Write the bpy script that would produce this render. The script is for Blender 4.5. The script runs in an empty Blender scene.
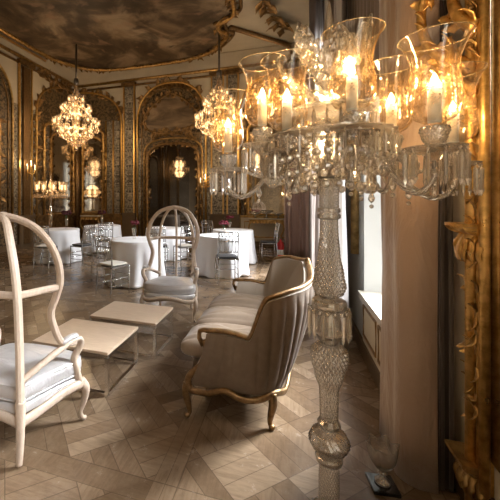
import bpy, math, random
from mathutils import Vector, Matrix, noise
R = math.radians; PI = math.pi; TAU = 2*PI
rnd = random.Random(7)
scene = bpy.context.scene
col = scene.collection
YAW = R(18.4); CS, SN = math.cos(YAW), math.sin(YAW)
F, PX, PY, EYE = 340.0, 175.0, 200.0, 1.45
# the room's axes: x = towards the window wall, y = along the window wall to the far end
def c2r(X, D, z=0.0): return Vector((X*CS - D*SN, X*SN + D*CS, z))

# ------------------------------------------------------------------ mesh builder
class MB:
    def __init__(s): s.v = []; s.f = []; s.sm = []
    def add(s, vs, fs, smooth=True):
        b = len(s.v); s.v += [Vector(p) for p in vs]
        s.f += [tuple(b+i for i in f) for f in fs]; s.sm += [smooth]*len(fs)
        return s
    def box(s, lo, hi, m=None, smooth=False):
        x0,y0,z0 = lo; x1,y1,z1 = hi
        vs = [Vector(p) for p in ((x0,y0,z0),(x1,y0,z0),(x1,y1,z0),(x0,y1,z0),(x0,y0,z1),(x1,y0,z1),(x1,y1,z1),(x0,y1,z1))]
        if m: vs = [m @ p for p in vs]
        return s.add(vs, [(0,3,2,1),(4,5,6,7),(0,1,5,4),(1,2,6,5),(2,3,7,6),(3,0,4,7)], smooth)
    def rbox(s, lo, hi, r=0.01, m=None, n=4, pw=4.0):
        # rounded cushion-like box (superellipsoid-ish in plan and section)
        c = [(a+b)/2 for a,b in zip(lo,hi)]; h = [(b-a)/2 for a,b in zip(lo,hi)]
        nu, nv = 32, 14; vs = []
        def sp(t, p):
            return math.copysign(abs(t)**(2/p), t)
        for j in range(nv+1):
            ph = -PI/2 + PI*j/nv
            for i in range(nu):
                th = TAU*i/nu
                x = sp(math.cos(ph), pw*.6)*sp(math.cos(th), pw); y = sp(math.cos(ph), pw*.6)*sp(math.sin(th), pw); z = sp(math.sin(ph), pw*.6)
                p = Vector((c[0]+h[0]*x, c[1]+h[1]*y, c[2]+h[2]*z)); vs.append(m @ p if m else p)
        fs = []
        for j in range(nv):
            for i in range(nu):
                a = j*nu+i; b = j*nu+(i+1)%nu
                fs.append((a, b, b+nu, a+nu))
        return s.add(vs, fs)
    def lathe(s, prof, c=(0,0,0), n=24, fn=None, smooth=True, cap=True, m=None):
        c = Vector(c); vs = []; fs = []; k = len(prof)
        for (r, z) in prof:
            for i in range(n):
                a = TAU*i/n
                rr = fn(r, z, a) if fn else r
                p = c + Vector((rr*math.cos(a), rr*math.sin(a), z)); vs.append(m @ p if m else p)
        for j in range(k-1):
            for i in range(n):
                a = j*n+i; b = j*n+(i+1)%n
                fs.append((a, b, b+n, a+n))
        if cap:
            if prof[0][0] > 1e-4: fs.append(tuple(reversed(range(n))))
            if prof[-1][0] > 1e-4: fs.append(tuple((k-1)*n+i for i in range(n)))
        return s.add(vs, fs, smooth)
    def tube(s, pts, r, n=8, closed=False, flat=None, smooth=True, up=None, rect=False):
        # r: number or list; flat: (w,h) scale of the section; up: fixed reference direction for the section
        pts = [Vector(p) for p in pts]; k = len(pts)
        rs = r if isinstance(r, (list, tuple)) else [r]*k
        vs = []; fs = []; prev = None
        for i, p in enumerate(pts):
            a = pts[(i-1) % k] if (closed or i > 0) else p
            b = pts[(i+1) % k] if (closed or i < k-1) else p
            t = (b-a)
            t = t.normalized() if t.length > 1e-9 else Vector((0,0,1))
            if up is not None: nrm = Vector(up) - t*Vector(up).dot(t)
            elif prev is None:
                ref = Vector((0,0,1)) if abs(t.z) < .9 else Vector((1,0,0)); nrm = ref - t*ref.dot(t)
            else: nrm = prev - t*prev.dot(t)
            if nrm.length < 1e-6: nrm = Vector((1,0,0)) - t*t.x
            nrm.normalize(); prev = nrm; bi = t.cross(nrm)
            fw, fh = flat if flat else (1,1)
            for q in range(n):
                th = TAU*(q+.5)/n
                cx, cz = math.cos(th), math.sin(th)
                if rect: cx, cz = max(-1,min(1,cx*1.32)), max(-1,min(1,cz*1.32))
                vs.append(p + bi*(rs[i]*fw*cx) + nrm*(rs[i]*fh*cz))
        for i in range(k if closed else k-1):
            for q in range(n):
                a = i*n+q; b = i*n+(q+1)%n; c = ((i+1)%k)*n+(q+1)%n; d = ((i+1)%k)*n+q
                fs.append((a,b,c,d))
        if not closed:
            fs.append(tuple(reversed(range(n)))); fs.append(tuple((k-1)*n+q for q in range(n)))
        return s.add(vs, fs, smooth)
    def ball(s, c, r, n=8, m=6, sc=(1,1,1), smooth=True):
        c = Vector(c); prof = [(r*math.sin(PI*j/m), -r*math.cos(PI*j/m)) for j in range(m+1)]
        vs = []; fs = []
        for (rr, z) in prof:
            for i in range(n):
                a = TAU*i/n; vs.append(c + Vector((rr*math.cos(a)*sc[0], rr*math.sin(a)*sc[1], z*sc[2])))
        for j in range(m):
            for i in range(n):
                a = j*n+i; b = j*n+(i+1)%n; fs.append((a,b,b+n,a+n))
        return s.add(vs, fs, smooth)
    def grid(s, fn, nu, nv, closed_u=False, smooth=True):
        vs = [fn(i/nu, j/nv) for j in range(nv+1) for i in range(nu if closed_u else nu+1)]
        w = nu if closed_u else nu+1; fs = []
        for j in range(nv):
            for i in range(nu):
                a = j*w+i; b = j*w+(i+1) % w; fs.append((a, b, b+w, a+w))
        return s.add(vs, fs, smooth)
    def leaf(s, base, d, nrm, L, W, curl=1.2, n=7, t=.15):
        # an acanthus-like curled leaf with thickness
        base = Vector(base); d = Vector(d).normalized(); nrm = Vector(nrm); nrm = (nrm - d*nrm.dot(d)).normalized(); side = d.cross(nrm)
        top = []; bot = []; p = base.copy(); ang = 0
        for i in range(n+1):
            q = i/n; w = W*math.sin(PI*min(1,.12+q*.88))**.7*(1+.25*math.sin(q*5*PI))*.5
            fwd = d*math.cos(ang) + nrm*math.sin(ang); up = nrm*math.cos(ang) - d*math.sin(ang)
            th = t*W*(1-.6*q)
            top += [p - side*w, p - side*w*.5 + up*th*.7, p + up*th*.5, p + side*w*.5 + up*th*.7, p + side*w]
            bot += [p - side*w - up*th*.6, p - up*th, p + side*w - up*th*.6]
            p = p + fwd*(L/n); ang += curl/n*(.4+1.2*q)
        fs = []
        b0 = len(top)
        for i in range(n):
            for k in range(4): a = i*5+k; fs.append((a, a+1, a+6, a+5))
            for k in range(2): a = b0+i*3+k; fs.append((a, a+3, a+4, a+1))
            fs.append((i*5, i*5+5, b0+i*3+3, b0+i*3)); fs.append((i*5+4, b0+i*3+2, b0+i*3+5, i*5+9))
        return s.add(top+bot, fs)
    def build(s, name, mat=None, parent=None, loc=None, kind=None, m=None):
        me = bpy.data.meshes.new(name)
        me.from_pydata([tuple(p) for p in s.v], [], s.f)
        me.polygons.foreach_set('use_smooth', s.sm)
        me.update()
        if mat: me.materials.append(mat)
        o = bpy.data.objects.new(name, me); col.objects.link(o)
        if parent is not None: o.parent = parent
        if loc is not None: o.location = loc
        if m is not None: o.matrix_local = m
        if kind: o['kind'] = kind
        return o

def tag(o, label, cat, group=None):
    o['label'] = label; o['category'] = cat
    if group: o['group'] = group
    return o
def empty(name, label, cat, loc=(0,0,0), rz=0, group=None):
    o = bpy.data.objects.new(name, None); col.objects.link(o)
    o.location = loc; o.rotation_euler = (0,0,rz); o.empty_display_size = .1
    return tag(o, label, cat, group)
def copy_tree(o, parent=None):
    c = o.copy(); col.objects.link(c)
    if parent is not None: c.parent = parent
    for ch in list(o.children): copy_tree(ch, c)
    return c
def bez(p0, p1, p2, p3, n=10):
    p0,p1,p2,p3 = map(Vector, (p0,p1,p2,p3)); out = []
    for i in range(n+1):
        t = i/n; u = 1-t
        out.append(p0*u**3 + p1*3*u*u*t + p2*3*u*t*t + p3*t**3)
    return out
def spline(pts, n=6, closed=False):
    P = [Vector(p) for p in pts]; k = len(P); out = []
    for i in range(k if closed else k-1):
        if closed: a,b,c,d = P[(i-1)%k],P[i],P[(i+1)%k],P[(i+2)%k]
        else: a = P[max(i-1,0)]; b = P[i]; c = P[i+1]; d = P[min(i+2,k-1)]
        for j in range(n):
            t = j/n
            out.append(.5*((2*b) + (c-a)*t + (2*a-5*b+4*c-d)*t*t + (-a+3*b-3*c+d)*t**3))
    if not closed: out.append(P[-1])
    return out

# ------------------------------------------------------------------ materials
class NT:
    def __init__(s, name):
        s.m = bpy.data.materials.new(name); s.m.use_nodes = True; s.t = s.m.node_tree; s.t.nodes.clear()
        s.out = s.t.nodes.new('ShaderNodeOutputMaterial')
    def n(s, typ, **kw):
        nd = s.t.nodes.new(typ)
        for k, v in kw.items():
            if hasattr(nd, k) and k not in ('inputs',): setattr(nd, k, v)
        return nd
    def set(s, sock, v):
        if isinstance(v, bpy.types.NodeSocket): s.t.links.new(v, sock)
        elif isinstance(v, (tuple, list)) and len(v) == 3 and sock.type == 'RGBA': sock.default_value = (*v, 1)
        else: sock.default_value = v
    def math(s, op, a, b=0.0, c=None, clamp=False):
        nd = s.t.nodes.new('ShaderNodeMath'); nd.operation = op; nd.use_clamp = clamp
        s.set(nd.inputs[0], a); s.set(nd.inputs[1], b)
        if c is not None: s.set(nd.inputs[2], c)
        return nd.outputs[0]
    def mix(s, f, a, b, blend='MIX'):
        nd = s.t.nodes.new('ShaderNodeMix'); nd.data_type = 'RGBA'; nd.blend_type = blend
        s.set(nd.inputs[0], f); s.set(nd.inputs[6], a); s.set(nd.inputs[7], b)
        return nd.outputs[2]
    def coord(s, scale=(1,1,1), rot=(0,0,0), loc=(0,0,0), which='Object'):
        tc = s.t.nodes.new('ShaderNodeTexCoord'); mp = s.t.nodes.new('ShaderNodeMapping')
        mp.inputs['Scale'].default_value = scale; mp.inputs['Rotation'].default_value = rot; mp.inputs['Location'].default_value = loc
        s.t.links.new(tc.outputs[which], mp.inputs[0]); return mp.outputs[0]
    def sep(s, v):
        nd = s.t.nodes.new('ShaderNodeSeparateXYZ'); s.t.links.new(v, nd.inputs[0]); return nd.outputs
    def comb(s, x, y, z=0.0):
        nd = s.t.nodes.new('ShaderNodeCombineXYZ'); s.set(nd.inputs[0], x); s.set(nd.inputs[1], y); s.set(nd.inputs[2], z); return nd.outputs[0]
    def noise(s, v, scale=5, detail=3, rough=.5, dist=0):
        nd = s.t.nodes.new('ShaderNodeTexNoise'); s.t.links.new(v, nd.inputs['Vector'])
        nd.inputs['Scale'].default_value = scale; nd.inputs['Detail'].default_value = detail; nd.inputs['Roughness'].default_value = rough; nd.inputs['Distortion'].default_value = dist
        return nd.outputs[0]
    def voro(s, v, scale=5, feat='F1'):
        nd = s.t.nodes.new('ShaderNodeTexVoronoi'); nd.feature = feat; s.t.links.new(v, nd.inputs['Vector']); nd.inputs['Scale'].default_value = scale
        return nd.outputs[0]
    def ramp(s, f, stops, interp='LINEAR'):
        nd = s.t.nodes.new('ShaderNodeValToRGB'); nd.color_ramp.interpolation = interp
        el = nd.color_ramp.elements
        while len(el) < len(stops): el.new(.5)
        for e, (p, c) in zip(el, stops): e.position = p; e.color = (*c, 1) if len(c) == 3 else c
        s.set(nd.inputs[0], f); return nd.outputs[0]
    def bump(s, h, strength=.3, dist=.01):
        nd = s.t.nodes.new('ShaderNodeBump'); nd.inputs['Strength'].default_value = strength; nd.inputs['Distance'].default_value = dist
        s.set(nd.inputs['Height'], h); return nd.outputs[0]
    def pbr(s, color=(.5,.5,.5), rough=.5, metal=0, trans=0, ior=1.45, normal=None, sheen=0, spec=.5, emis=None, es=0, coat=0, alpha=None):
        b = s.t.nodes.new('ShaderNodeBsdfPrincipled')
        s.set(b.inputs['Base Color'], color); s.set(b.inputs['Roughness'], rough); s.set(b.inputs['Metallic'], metal)
        b.inputs['Transmission Weight'].default_value = trans; b.inputs['IOR'].default_value = ior
        b.inputs['Sheen Weight'].default_value = sheen; b.inputs['Specular IOR Level'].default_value = spec; b.inputs['Coat Weight'].default_value = coat
        if normal is not None: s.t.links.new(normal, b.inputs['Normal'])
        if emis is not None: s.set(b.inputs['Emission Color'], emis); b.inputs['Emission Strength'].default_value = es
        if alpha is not None: s.set(b.inputs['Alpha'], alpha)
        return b.outputs[0]
    def mixs(s, f, a, b):
        nd = s.t.nodes.new('ShaderNodeMixShader'); s.set(nd.inputs[0], f); s.t.links.new(a, nd.inputs[1]); s.t.links.new(b, nd.inputs[2]); return nd.outputs[0]
    def transp(s, c=(1,1,1)):
        nd = s.t.nodes.new('ShaderNodeBsdfTransparent'); s.set(nd.inputs[0], c); return nd.outputs[0]
    def end(s, sh): s.t.links.new(sh, s.out.inputs[0]); return s.m

M = {}
def simple(name, color, rough=.5, metal=0, var=.12, scale=12, bump=0, bscale=60, **kw):
    t = NT(name); v = t.coord()
    nz = t.noise(v, scale, 4)
    c = t.mix(nz, tuple(x*(1-var) for x in color), tuple(min(1,x*(1+var)) for x in color))
    nm = t.bump(t.noise(v, bscale, 4), bump, .004) if bump else None
    M[name] = t.end(t.pbr(c, rough, metal, normal=nm, **kw)); return M[name]

def gold(name, hi, lo, rough=.34, scale=30):
    t = NT(name); v = t.coord()
    nz = t.noise(v, scale, 5, .6); c = t.ramp(nz, [(.3, lo), (.62, hi)])
    rg = t.math('MULTIPLY_ADD', t.noise(v, 18, 3), .3, rough-.15)
    M[name] = t.end(t.pbr(c, rg, .85, normal=t.bump(t.noise(v, scale*2, 4), .35, .004)))
gold('gilt', (.86,.56,.2), (.5,.28,.07))
gold('gilt_old', (.6,.39,.15), (.24,.14,.05), .42, 14)
gold('gilt_dark', (.34,.21,.09), (.1,.06,.03), .5, 9)
gold('gilt_wood', (.3,.19,.092), (.14,.08,.035), .42, 25)
simple('cream', (.62,.55,.42), .6, var=.1, scale=3)
simple('cream_dim', (.54,.47,.36), .6, var=.15, scale=3)
simple('paint_white', (.78,.75,.68), .45, var=.05, scale=3)
simple('dado_brown', (.13,.085,.045), .45, var=.3, scale=5)
simple('steel', (.78,.76,.73), .2, 1, var=.05)
simple('silver', (.6,.6,.6), .25, .9, var=.1)
simple('dark_metal', (.2,.18,.16), .35, .9)
simple('black_base', (.012,.012,.013), .12, spec=.6)
t = NT('satin'); v = t.coord(); w1 = t.noise(t.coord((1,2.2,1)), 5, 4, .5, .7)
M['satin'] = t.end(t.pbr(t.mix(t.noise(v, 4, 3), (.53,.515,.52), (.66,.645,.65)), .28, .35, normal=t.bump(w1, .55, .03), sheen=.2))
simple('sofa_inner', (.34,.29,.24), .7, var=.08, scale=14, bump=.1, bscale=200, sheen=.1)
simple('cloth_white', (.83,.82,.83), .8, var=.03, scale=5, bump=.15, bscale=6)
simple('cloth_peach', (.62,.5,.42), .8, var=.03, scale=5)
simple('pad_cream', (.72,.68,.6), .7)
simple('pad_dark', (.06,.06,.065), .6)
simple('flower_red', (.15,.008,.02), .6, var=.5, scale=60)
simple('flower_dark', (.08,.01,.015), .6, var=.5, scale=60)
simple('leaf_green', (.05,.09,.03), .6, var=.4, scale=40)
simple('ext_red', (.55,.03,.03), .3)
simple('candle_white', (.9,.86,.76), .5, var=.02)
simple('marble', (.6,.55,.47), .25, var=.2, scale=8)
simple('silk_dark', (.075,.06,.055), .55, var=.1, scale=5, sheen=.3)  # dark colour carries the shade of the curtain layer beside the pier
simple('silk_grey', (.22,.175,.15), .5, var=.1, scale=5, sheen=.3)
simple('silk_rose', (.5,.35,.3), .5, var=.08, scale=5, sheen=.3)
simple('sheer', (.6,.58,.58), .7, var=.04, scale=5)
simple('cord_cream', (.7,.62,.5), .6)

t = NT('silk_brown'); v = t.coord()
cr = t.noise(t.coord((3,3,1.2)), 2.2, 5, .55, .6)
M['silk_brown'] = t.end(t.pbr(t.mix(t.noise(v, 3, 3), (.33,.22,.155), (.4,.28,.205)), .4, normal=t.bump(cr, .5, .05), sheen=.4))

t = NT('limed_wood'); v = t.coord((9,9,3)); nz = t.noise(v, 8, 5, .6)
M['limed_wood'] = t.end(t.pbr(t.ramp(nz, [(.25,(.45,.35,.27)),(.55,(.55,.44,.345)),(.8,(.6,.49,.395))]), .45, normal=t.bump(nz, .15, .003)))
t = NT('oak_top'); v = t.coord((2.2,16,16)); nz = t.noise(v, 4, 5, .6, .4)
M['oak_top'] = t.end(t.pbr(t.ramp(nz, [(.3,(.5,.375,.265)),(.6,(.59,.455,.335)),(.8,(.65,.52,.4))]), .38, normal=t.bump(nz, .1, .002)))

# velvet of the settee: ribbed in the mesh itself, taupe pile
t = NT('velvet'); v = t.coord(); nz = t.noise(v, 22, 4, .6)
M['velvet'] = t.end(t.pbr(t.mix(nz, (.115,.078,.05), (.2,.145,.1)), .6, normal=t.bump(t.noise(v, 160, 3), .2, .002), sheen=.06))
t = NT('cushion_velvet'); v = t.coord()
nz = t.noise(v, 18, 4, .6)
M['cushion_velvet'] = t.end(t.pbr(t.mix(nz, (.2,.15,.108), (.28,.215,.16)), .5, normal=t.bump(t.noise(v, 120, 3), .2, .002), sheen=.08))

# mirror glass, slightly aged
def mirror(name, tint, rough=.03):
    t = NT(name); v = t.coord()
    g = t.n('ShaderNodeBsdfGlossy'); t.set(g.inputs['Color'], t.mix(t.noise(v, 1.4, 5, .65), tuple(x*.75 for x in tint), tint)); g.inputs['Roughness'].default_value = rough
    d = t.n('ShaderNodeBsdfDiffuse'); d.inputs[0].default_value = (.06,.05,.04,1)
    M[name] = t.end(t.mixs(.88, d.outputs[0], g.outputs[0]))
mirror('mirror_aged', (.74,.68,.6), .04); mirror('mirror_dark', (.2,.17,.14), .03)

# glass: thin panes let light through, cut glass has refraction's dark outlines tinted in
def thin_glass(name, tint, gl=.12, engraved=False):
    t = NT(name); v = t.coord()
    lw = t.n('ShaderNodeLayerWeight'); lw.inputs[0].default_value = .42
    f = t.math('MULTIPLY_ADD', lw.outputs['Facing'], .62, gl, clamp=True)
    g = t.n('ShaderNodeBsdfGlossy'); g.inputs['Color'].default_value = (1,.95,.88,1); g.inputs['Roughness'].default_value = .07
    a = t.mixs(t.math('POWER', f, 1.6), t.transp(tint), g.outputs[0])
    if engraved:
        # engraved and amber-stained flowers round the body of the shade, bright edge painted on
        zz = t.sep(v)[2]
        fl = t.math('LESS_THAN', t.math('ADD', t.voro(v, 62), t.math('MULTIPLY', t.noise(v, 130, 2), .35)), .42)
        st = t.math('GREATER_THAN', t.noise(v, 42, 2, .5, 2.5), .565)
        band = t.ramp(zz, [(.03,(0,0,0)),(.06,(1,1,1)),(.17,(1,1,1)),(.225,(0,0,0))])
        e = t.math('MULTIPLY', t.math('MAXIMUM', t.math('MULTIPLY', fl, .34), t.math('MULTIPLY', st, .3)), band)
        e = t.math('MULTIPLY_ADD', band, .05, e)
        e = t.math('ADD', e, t.math('MULTIPLY', t.math('POWER', lw.outputs['Facing'], 4.0), .55), clamp=True)  # amber painted on the silhouettes for their bright gold lines
        tr = t.n('ShaderNodeBsdfTranslucent'); tr.inputs[0].default_value = (.5,.27,.085,1)
        df = t.n('ShaderNodeBsdfGlossy'); df.inputs[0].default_value = (.9,.6,.3,1); df.inputs['Roughness'].default_value = .3
        a = t.mixs(e, a, t.mixs(.62, tr.outputs[0], df.outputs[0]))
    M[name] = t.end(a)
thin_glass('shade_glass', (.97,.91,.8), .26, True)  # warm tint stands in for the flame's amber reflection in the glass
thin_glass('clear_glass', (.96,.96,.96), .2)
thin_glass('window_glass', (.97,.98,.98), .05)
def crystal(name, clear, body=(.95,.9,.82), edge=(.16,.11,.07), f=.5, rough=.13, bumpy=0):
    # cut lead glass: clear face-on, refraction's dark outlines painted where facets turn away, bright glints on the facets
    t = NT(name); v = t.coord()
    lw = t.n('ShaderNodeLayerWeight'); lw.inputs[0].default_value = .5
    fc = t.math('POWER', lw.outputs['Facing'], 1.6)
    gl = t.n('ShaderNodeBsdfGlossy'); gl.inputs[0].default_value = (1,.96,.9,1); gl.inputs['Roughness'].default_value = rough
    tr = t.n('ShaderNodeBsdfTranslucent'); t.set(tr.inputs[0], body)
    df = t.n('ShaderNodeBsdfDiffuse'); t.set(df.inputs[0], body)
    if bumpy:
        nm = t.bump(t.voro(v, bumpy), .8, .005)
        for x in (gl, tr, df): t.t.links.new(nm, x.inputs['Normal'])
    tp = t.transp(t.mix(fc, clear, edge))
    M[name] = t.end(t.mixs(f, tp, t.mixs(.62, t.mixs(.4, tr.outputs[0], df.outputs[0]), gl.outputs[0])))
crystal('crystal', (.96,.93,.88), (1,.95,.87), f=.6)
crystal('vase_crystal', (.95,.93,.9), (.9,.88,.84), (.1,.08,.06), .3, .05)
crystal('crystal_thin', (.97,.95,.91), f=.34)
crystal('crystal_frill', (.93,.89,.82), f=.55, bumpy=60)
crystal('cut_glass', (.9,.88,.85), (.86,.83,.78), (.34,.3,.26), .56, .14)
t = NT('vase_glass'); g = t.n('ShaderNodeBsdfGlass'); g.inputs['Roughness'].default_value = .01; g.inputs['IOR'].default_value = 1.45; gl = t.n('ShaderNodeBsdfGlossy'); gl.inputs['Roughness'].default_value = .04
M['vase_glass'] = t.end(t.mixs(.2, t.mixs(.7, t.transp((.96,.95,.93)), g.outputs[0]), gl.outputs[0]))
# small far crystal: bright diffuse-glossy glass beads lit by their own candles
t = NT('far_crystal'); v = t.coord()
g = t.n('ShaderNodeBsdfGlossy'); g.inputs[0].default_value = (1,.9,.76,1); g.inputs['Roughness'].default_value = .15
tr = t.n('ShaderNodeBsdfTranslucent'); tr.inputs[0].default_value = (.8,.62,.42,1)
M['far_crystal'] = t.end(t.mixs(.5, t.mixs(.62, tr.outputs[0], g.outputs[0]), t.transp((.85,.78,.68))))
def glow(name, c, s):
    t = NT(name); e = t.n('ShaderNodeEmission'); e.inputs[0].default_value = (*c,1); e.inputs[1].default_value = s; M[name] = t.end(e.outputs[0])
glow('flame', (1,.72,.36), 60); glow('flame_far', (1,.7,.4), 5.5); glow('daylight', (.93,.97,1), 4.0)

# woven damask on the wall panels; axis = the wall's running direction
def damask(name, axis, dark, light, per=.46, scale=13):
    t = NT(name); s_ = t.sep(t.coord()); u = s_[axis]; z = s_[2]
    uu = t.math('ABSOLUTE', t.math('SUBTRACT', t.math('FRACT', t.math('DIVIDE', u, per)), .5))
    zz = t.math('PINGPONG', z, 1.1)
    vv = t.comb(t.math('MULTIPLY', uu, per), zz, 0.0)
    n1 = t.noise(vv, scale, 2.5, .5, 2.2); n2 = t.noise(vv, scale*3, 2, .5, .5)
    f = t.math('MULTIPLY_ADD', n2, .3, n1)
    c = t.ramp(f, [(.6, dark), (.645, tuple(a*.6+b*.4 for a,b in zip(dark,light))), (.675, light), (.75, light), (.8, tuple(x*.4 for x in light))])
    M[name] = t.end(t.pbr(c, .5, .15, normal=t.bump(f, .4, .01)))
damask('damask_far', 0, (.04,.028,.018), (.42,.37,.29)); damask('damask_left', 1, (.04,.028,.018), (.42,.37,.29))
damask('carved_far', 0, (.03,.02,.012), (.22,.15,.075), .8, 9); damask('carved_left', 1, (.03,.02,.012), (.22,.15,.075), .8, 9)

# painted ceiling: brown clouds with dark figures
t = NT('ceiling_painting'); v = t.coord()
w = t.noise(v, .7, 5, .6, 1.2); c = t.ramp(w, [(.3,(.03,.02,.012)),(.45,(.105,.068,.038)),(.57,(.235,.165,.1)),(.7,(.33,.25,.165))])
dk = t.ramp(t.noise(t.coord(loc=(3,1,0)), 1.15, 4, .55, .8), [(.5,(0,0,0)),(.62,(1,1,1))])
c = t.mix(t.math('MULTIPLY', dk, .75), c, (.035,.022,.014))
fl = t.ramp(t.noise(t.coord(loc=(9,4,0)), 2.1, 3, .5, .5), [(.6,(0,0,0)),(.72,(1,1,1))])
c = t.mix(t.math('MULTIPLY', fl, .5), c, (.34,.2,.12))
M['ceiling_painting'] = t.end(t.pbr(c, .6))
t = NT('lunette_painting'); v = t.coord((1,1,3))
M['lunette_painting'] = t.end(t.pbr(t.ramp(t.noise(v, 1.2, 5, .6, .6), [(.3,(.06,.04,.025)),(.55,(.2,.14,.085)),(.75,(.36,.26,.16))]), .5))

# parquet: square panels framed by long boards, basket-woven on the diagonal inside
t = NT('parquet'); s_ = t.sep(t.coord()); P = 1.32; b = .13
n0, e0 = -.66, 1.5
pu = t.math('DIVIDE', t.math('SUBTRACT', s_[0], n0), P); pv = t.math('DIVIDE', t.math('SUBTRACT', s_[1], e0), P)
u = t.math('MULTIPLY', t.math('FRACT', pu), P); vv = t.math('MULTIPLY', t.math('FRACT', pv), P)
iu = t.math('FLOOR', pu); iv = t.math('FLOOR', pv)
inb_u = t.math('LESS_THAN', u, b); inb_v = t.math('LESS_THAN', vv, b); inb = t.math('MAXIMUM', inb_u, inb_v)
cS = .33; NP = 3.0
p = t.math('DIVIDE', t.math('ADD', s_[0], s_[1]), cS*1.414); q = t.math('DIVIDE', t.math('SUBTRACT', s_[0], s_[1]), cS*1.414)
fi = t.math('FLOOR', p); fj = t.math('FLOOR', q)
par = t.math('ABSOLUTE', t.math('MODULO', t.math('ADD', fi, fj), 2.0))
fp = t.math('FRACT', p); fq = t.math('FRACT', q); npar = t.math('SUBTRACT', 1.0, par)
tt = t.math('ADD', t.math('MULTIPLY', par, fp), t.math('MULTIPLY', npar, fq))
t2 = t.math('MULTIPLY', tt, NP); k = t.math('FLOOR', t2); ft = t.math('FRACT', t2); ninb = t.math('SUBTRACT', 1.0, inb)
wn = t.n('ShaderNodeTexWhiteNoise'); t.set(wn.inputs['Vector'], t.comb(t.math('MULTIPLY_ADD', iu, 17.3, fi), t.math('MULTIPLY_ADD', iv, 7.7, fj), t.math('ADD', k, .5)))
wb = t.n('ShaderNodeTexWhiteNoise'); t.set(wb.inputs['Vector'], t.comb(iu, iv, inb_u))
val = t.math('ADD', t.math('MULTIPLY', ninb, wn.outputs['Value']), t.math('MULTIPLY', inb, wb.outputs['Value']))
def edge(x, w_): return t.math('LESS_THAN', t.math('MINIMUM', x, t.math('SUBTRACT', 1.0, x)), w_)
g1 = t.math('MULTIPLY', t.math('MAXIMUM', edge(ft, .022), t.math('MAXIMUM', edge(fp, .008), edge(fq, .008))), ninb)
def near(x, at, w_): return t.math('LESS_THAN', t.math('ABSOLUTE', t.math('SUBTRACT', x, at)), w_)
g2 = t.math('MAXIMUM', t.math('MAXIMUM', near(u, b, .003), near(vv, b, .003)), t.math('MAXIMUM', near(u, b*.5, .002), t.math('MAXIMUM', t.math('LESS_THAN', u, .003), t.math('LESS_THAN', vv, .003))))
gr = t.math('MAXIMUM', g1, g2)
ga = t.noise(t.coord((14,1.6,1), (0,0,R(45))), 3.2, 6, .7, .3); gb = t.noise(t.coord((1.6,14,1), (0,0,R(45))), 3.2, 6, .7, .3)
grain = t.math('ADD', t.math('MULTIPLY', par, ga), t.math('MULTIPLY', npar, gb))
blot = t.noise(t.coord(), 7, 8, .78)
c = t.ramp(val, [(0,(.13,.084,.048)),(.5,(.195,.13,.079)),(1,(.31,.222,.145))])
c = t.mix(t.ramp(grain, [(.42,(0,0,0)),(.66,(.5,.5,.5))]), c, (.1,.064,.037))
c = t.mix(t.ramp(blot, [(.45,(0,0,0)),(.75,(.3,.3,.3))]), c, (.34,.255,.175))
c = t.mix(t.math('MULTIPLY', gr, .5), c, (.05,.033,.02))
rg = t.math('MULTIPLY_ADD', blot, .28, .1)
M['parquet'] = t.end(t.pbr(c, rg, normal=t.bump(t.math('SUBTRACT', t.math('MULTIPLY', grain, .3), gr), .25, .003), spec=.5))

t = NT('rim_gold'); M['rim_gold'] = t.end(t.mixs(.12, t.pbr((.95,.74,.42), .2, .7), t.transp()))
t = NT('sleeve'); M['sleeve'] = t.end(t.pbr((.9,.82,.68), .4, emis=(1,.74,.45), es=.15))  # weak emission stands in for candlelight on the sides of the candle
# ------------------------------------------------------------------ the room shell
XL, YF, YB, H = -7.5, 10.9, -4.5, 6.05
XW, XP = .68, .82          # window wall (at the windows), pier beside the camera
def S(name, mb, mat, **k): return mb.build(name, mat, kind='structure', **k)
S('floor', MB().box((XL-.3, YB-.3, -.1), (2.0, YF+.3, 0)), M['parquet'])
S('ceiling', MB().box((XL-.3, YB-.3, H+.12), (2.0, YF+.3, H+.3)), M['cream_dim'])
S('wall_left', MB().box((XL-.25, YB, 0), (XL, YF+.25, H+.12)), M['cream_dim'])
S('wall_far', MB().box((XL, YF, 0), (XW+.45, YF+.25, H+.12)), M['cream_dim'])
S('wall_back', MB().box((XL, YB-.25, 0), (XP+.4, YB, H+.12)), M['cream_dim'])
# window wall: solid stretches around the openings
HEAD, SILL = 4.3, .58
wins = [(2.42, 3.6), (5.6, 7.4)]
wb = MB()
def wseg(a, b, z0, z1, x0=XW): wb.box((x0, a, z0), (XW+.45, b, z1))
for (a, b) in ((2.16, 2.42), (3.6, 5.6), (7.4, YF)): wseg(a, b, 0, H+.12)
for (a, b) in wins: wseg(a, b, HEAD, H+.12); wseg(a, b, 0, SILL-.03)
S('wall_window', wb, simple('reveal', (.5,.51,.5), .6, var=.04, scale=3))
S('wall_window_panel', MB().box((XW-.012, 2.42, .13), (XW, 3.6, SILL-.07)), M['cream'])
pb = MB()
bwins = [(-.9, .45), (-3.6, -2.2)]
for (a, b) in ((YB, -3.6), (-2.2, -.9), (.45, 2.16)): pb.box((XP, a, 0), (XW+.45, b, H+.12))
for (a, b) in bwins: pb.box((XP, a, HEAD), (XW+.45, b, H+.12)); pb.box((XP, a, 0), (XW+.45, b, SILL))
S('wall_pier', pb, M['cream'])
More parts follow.
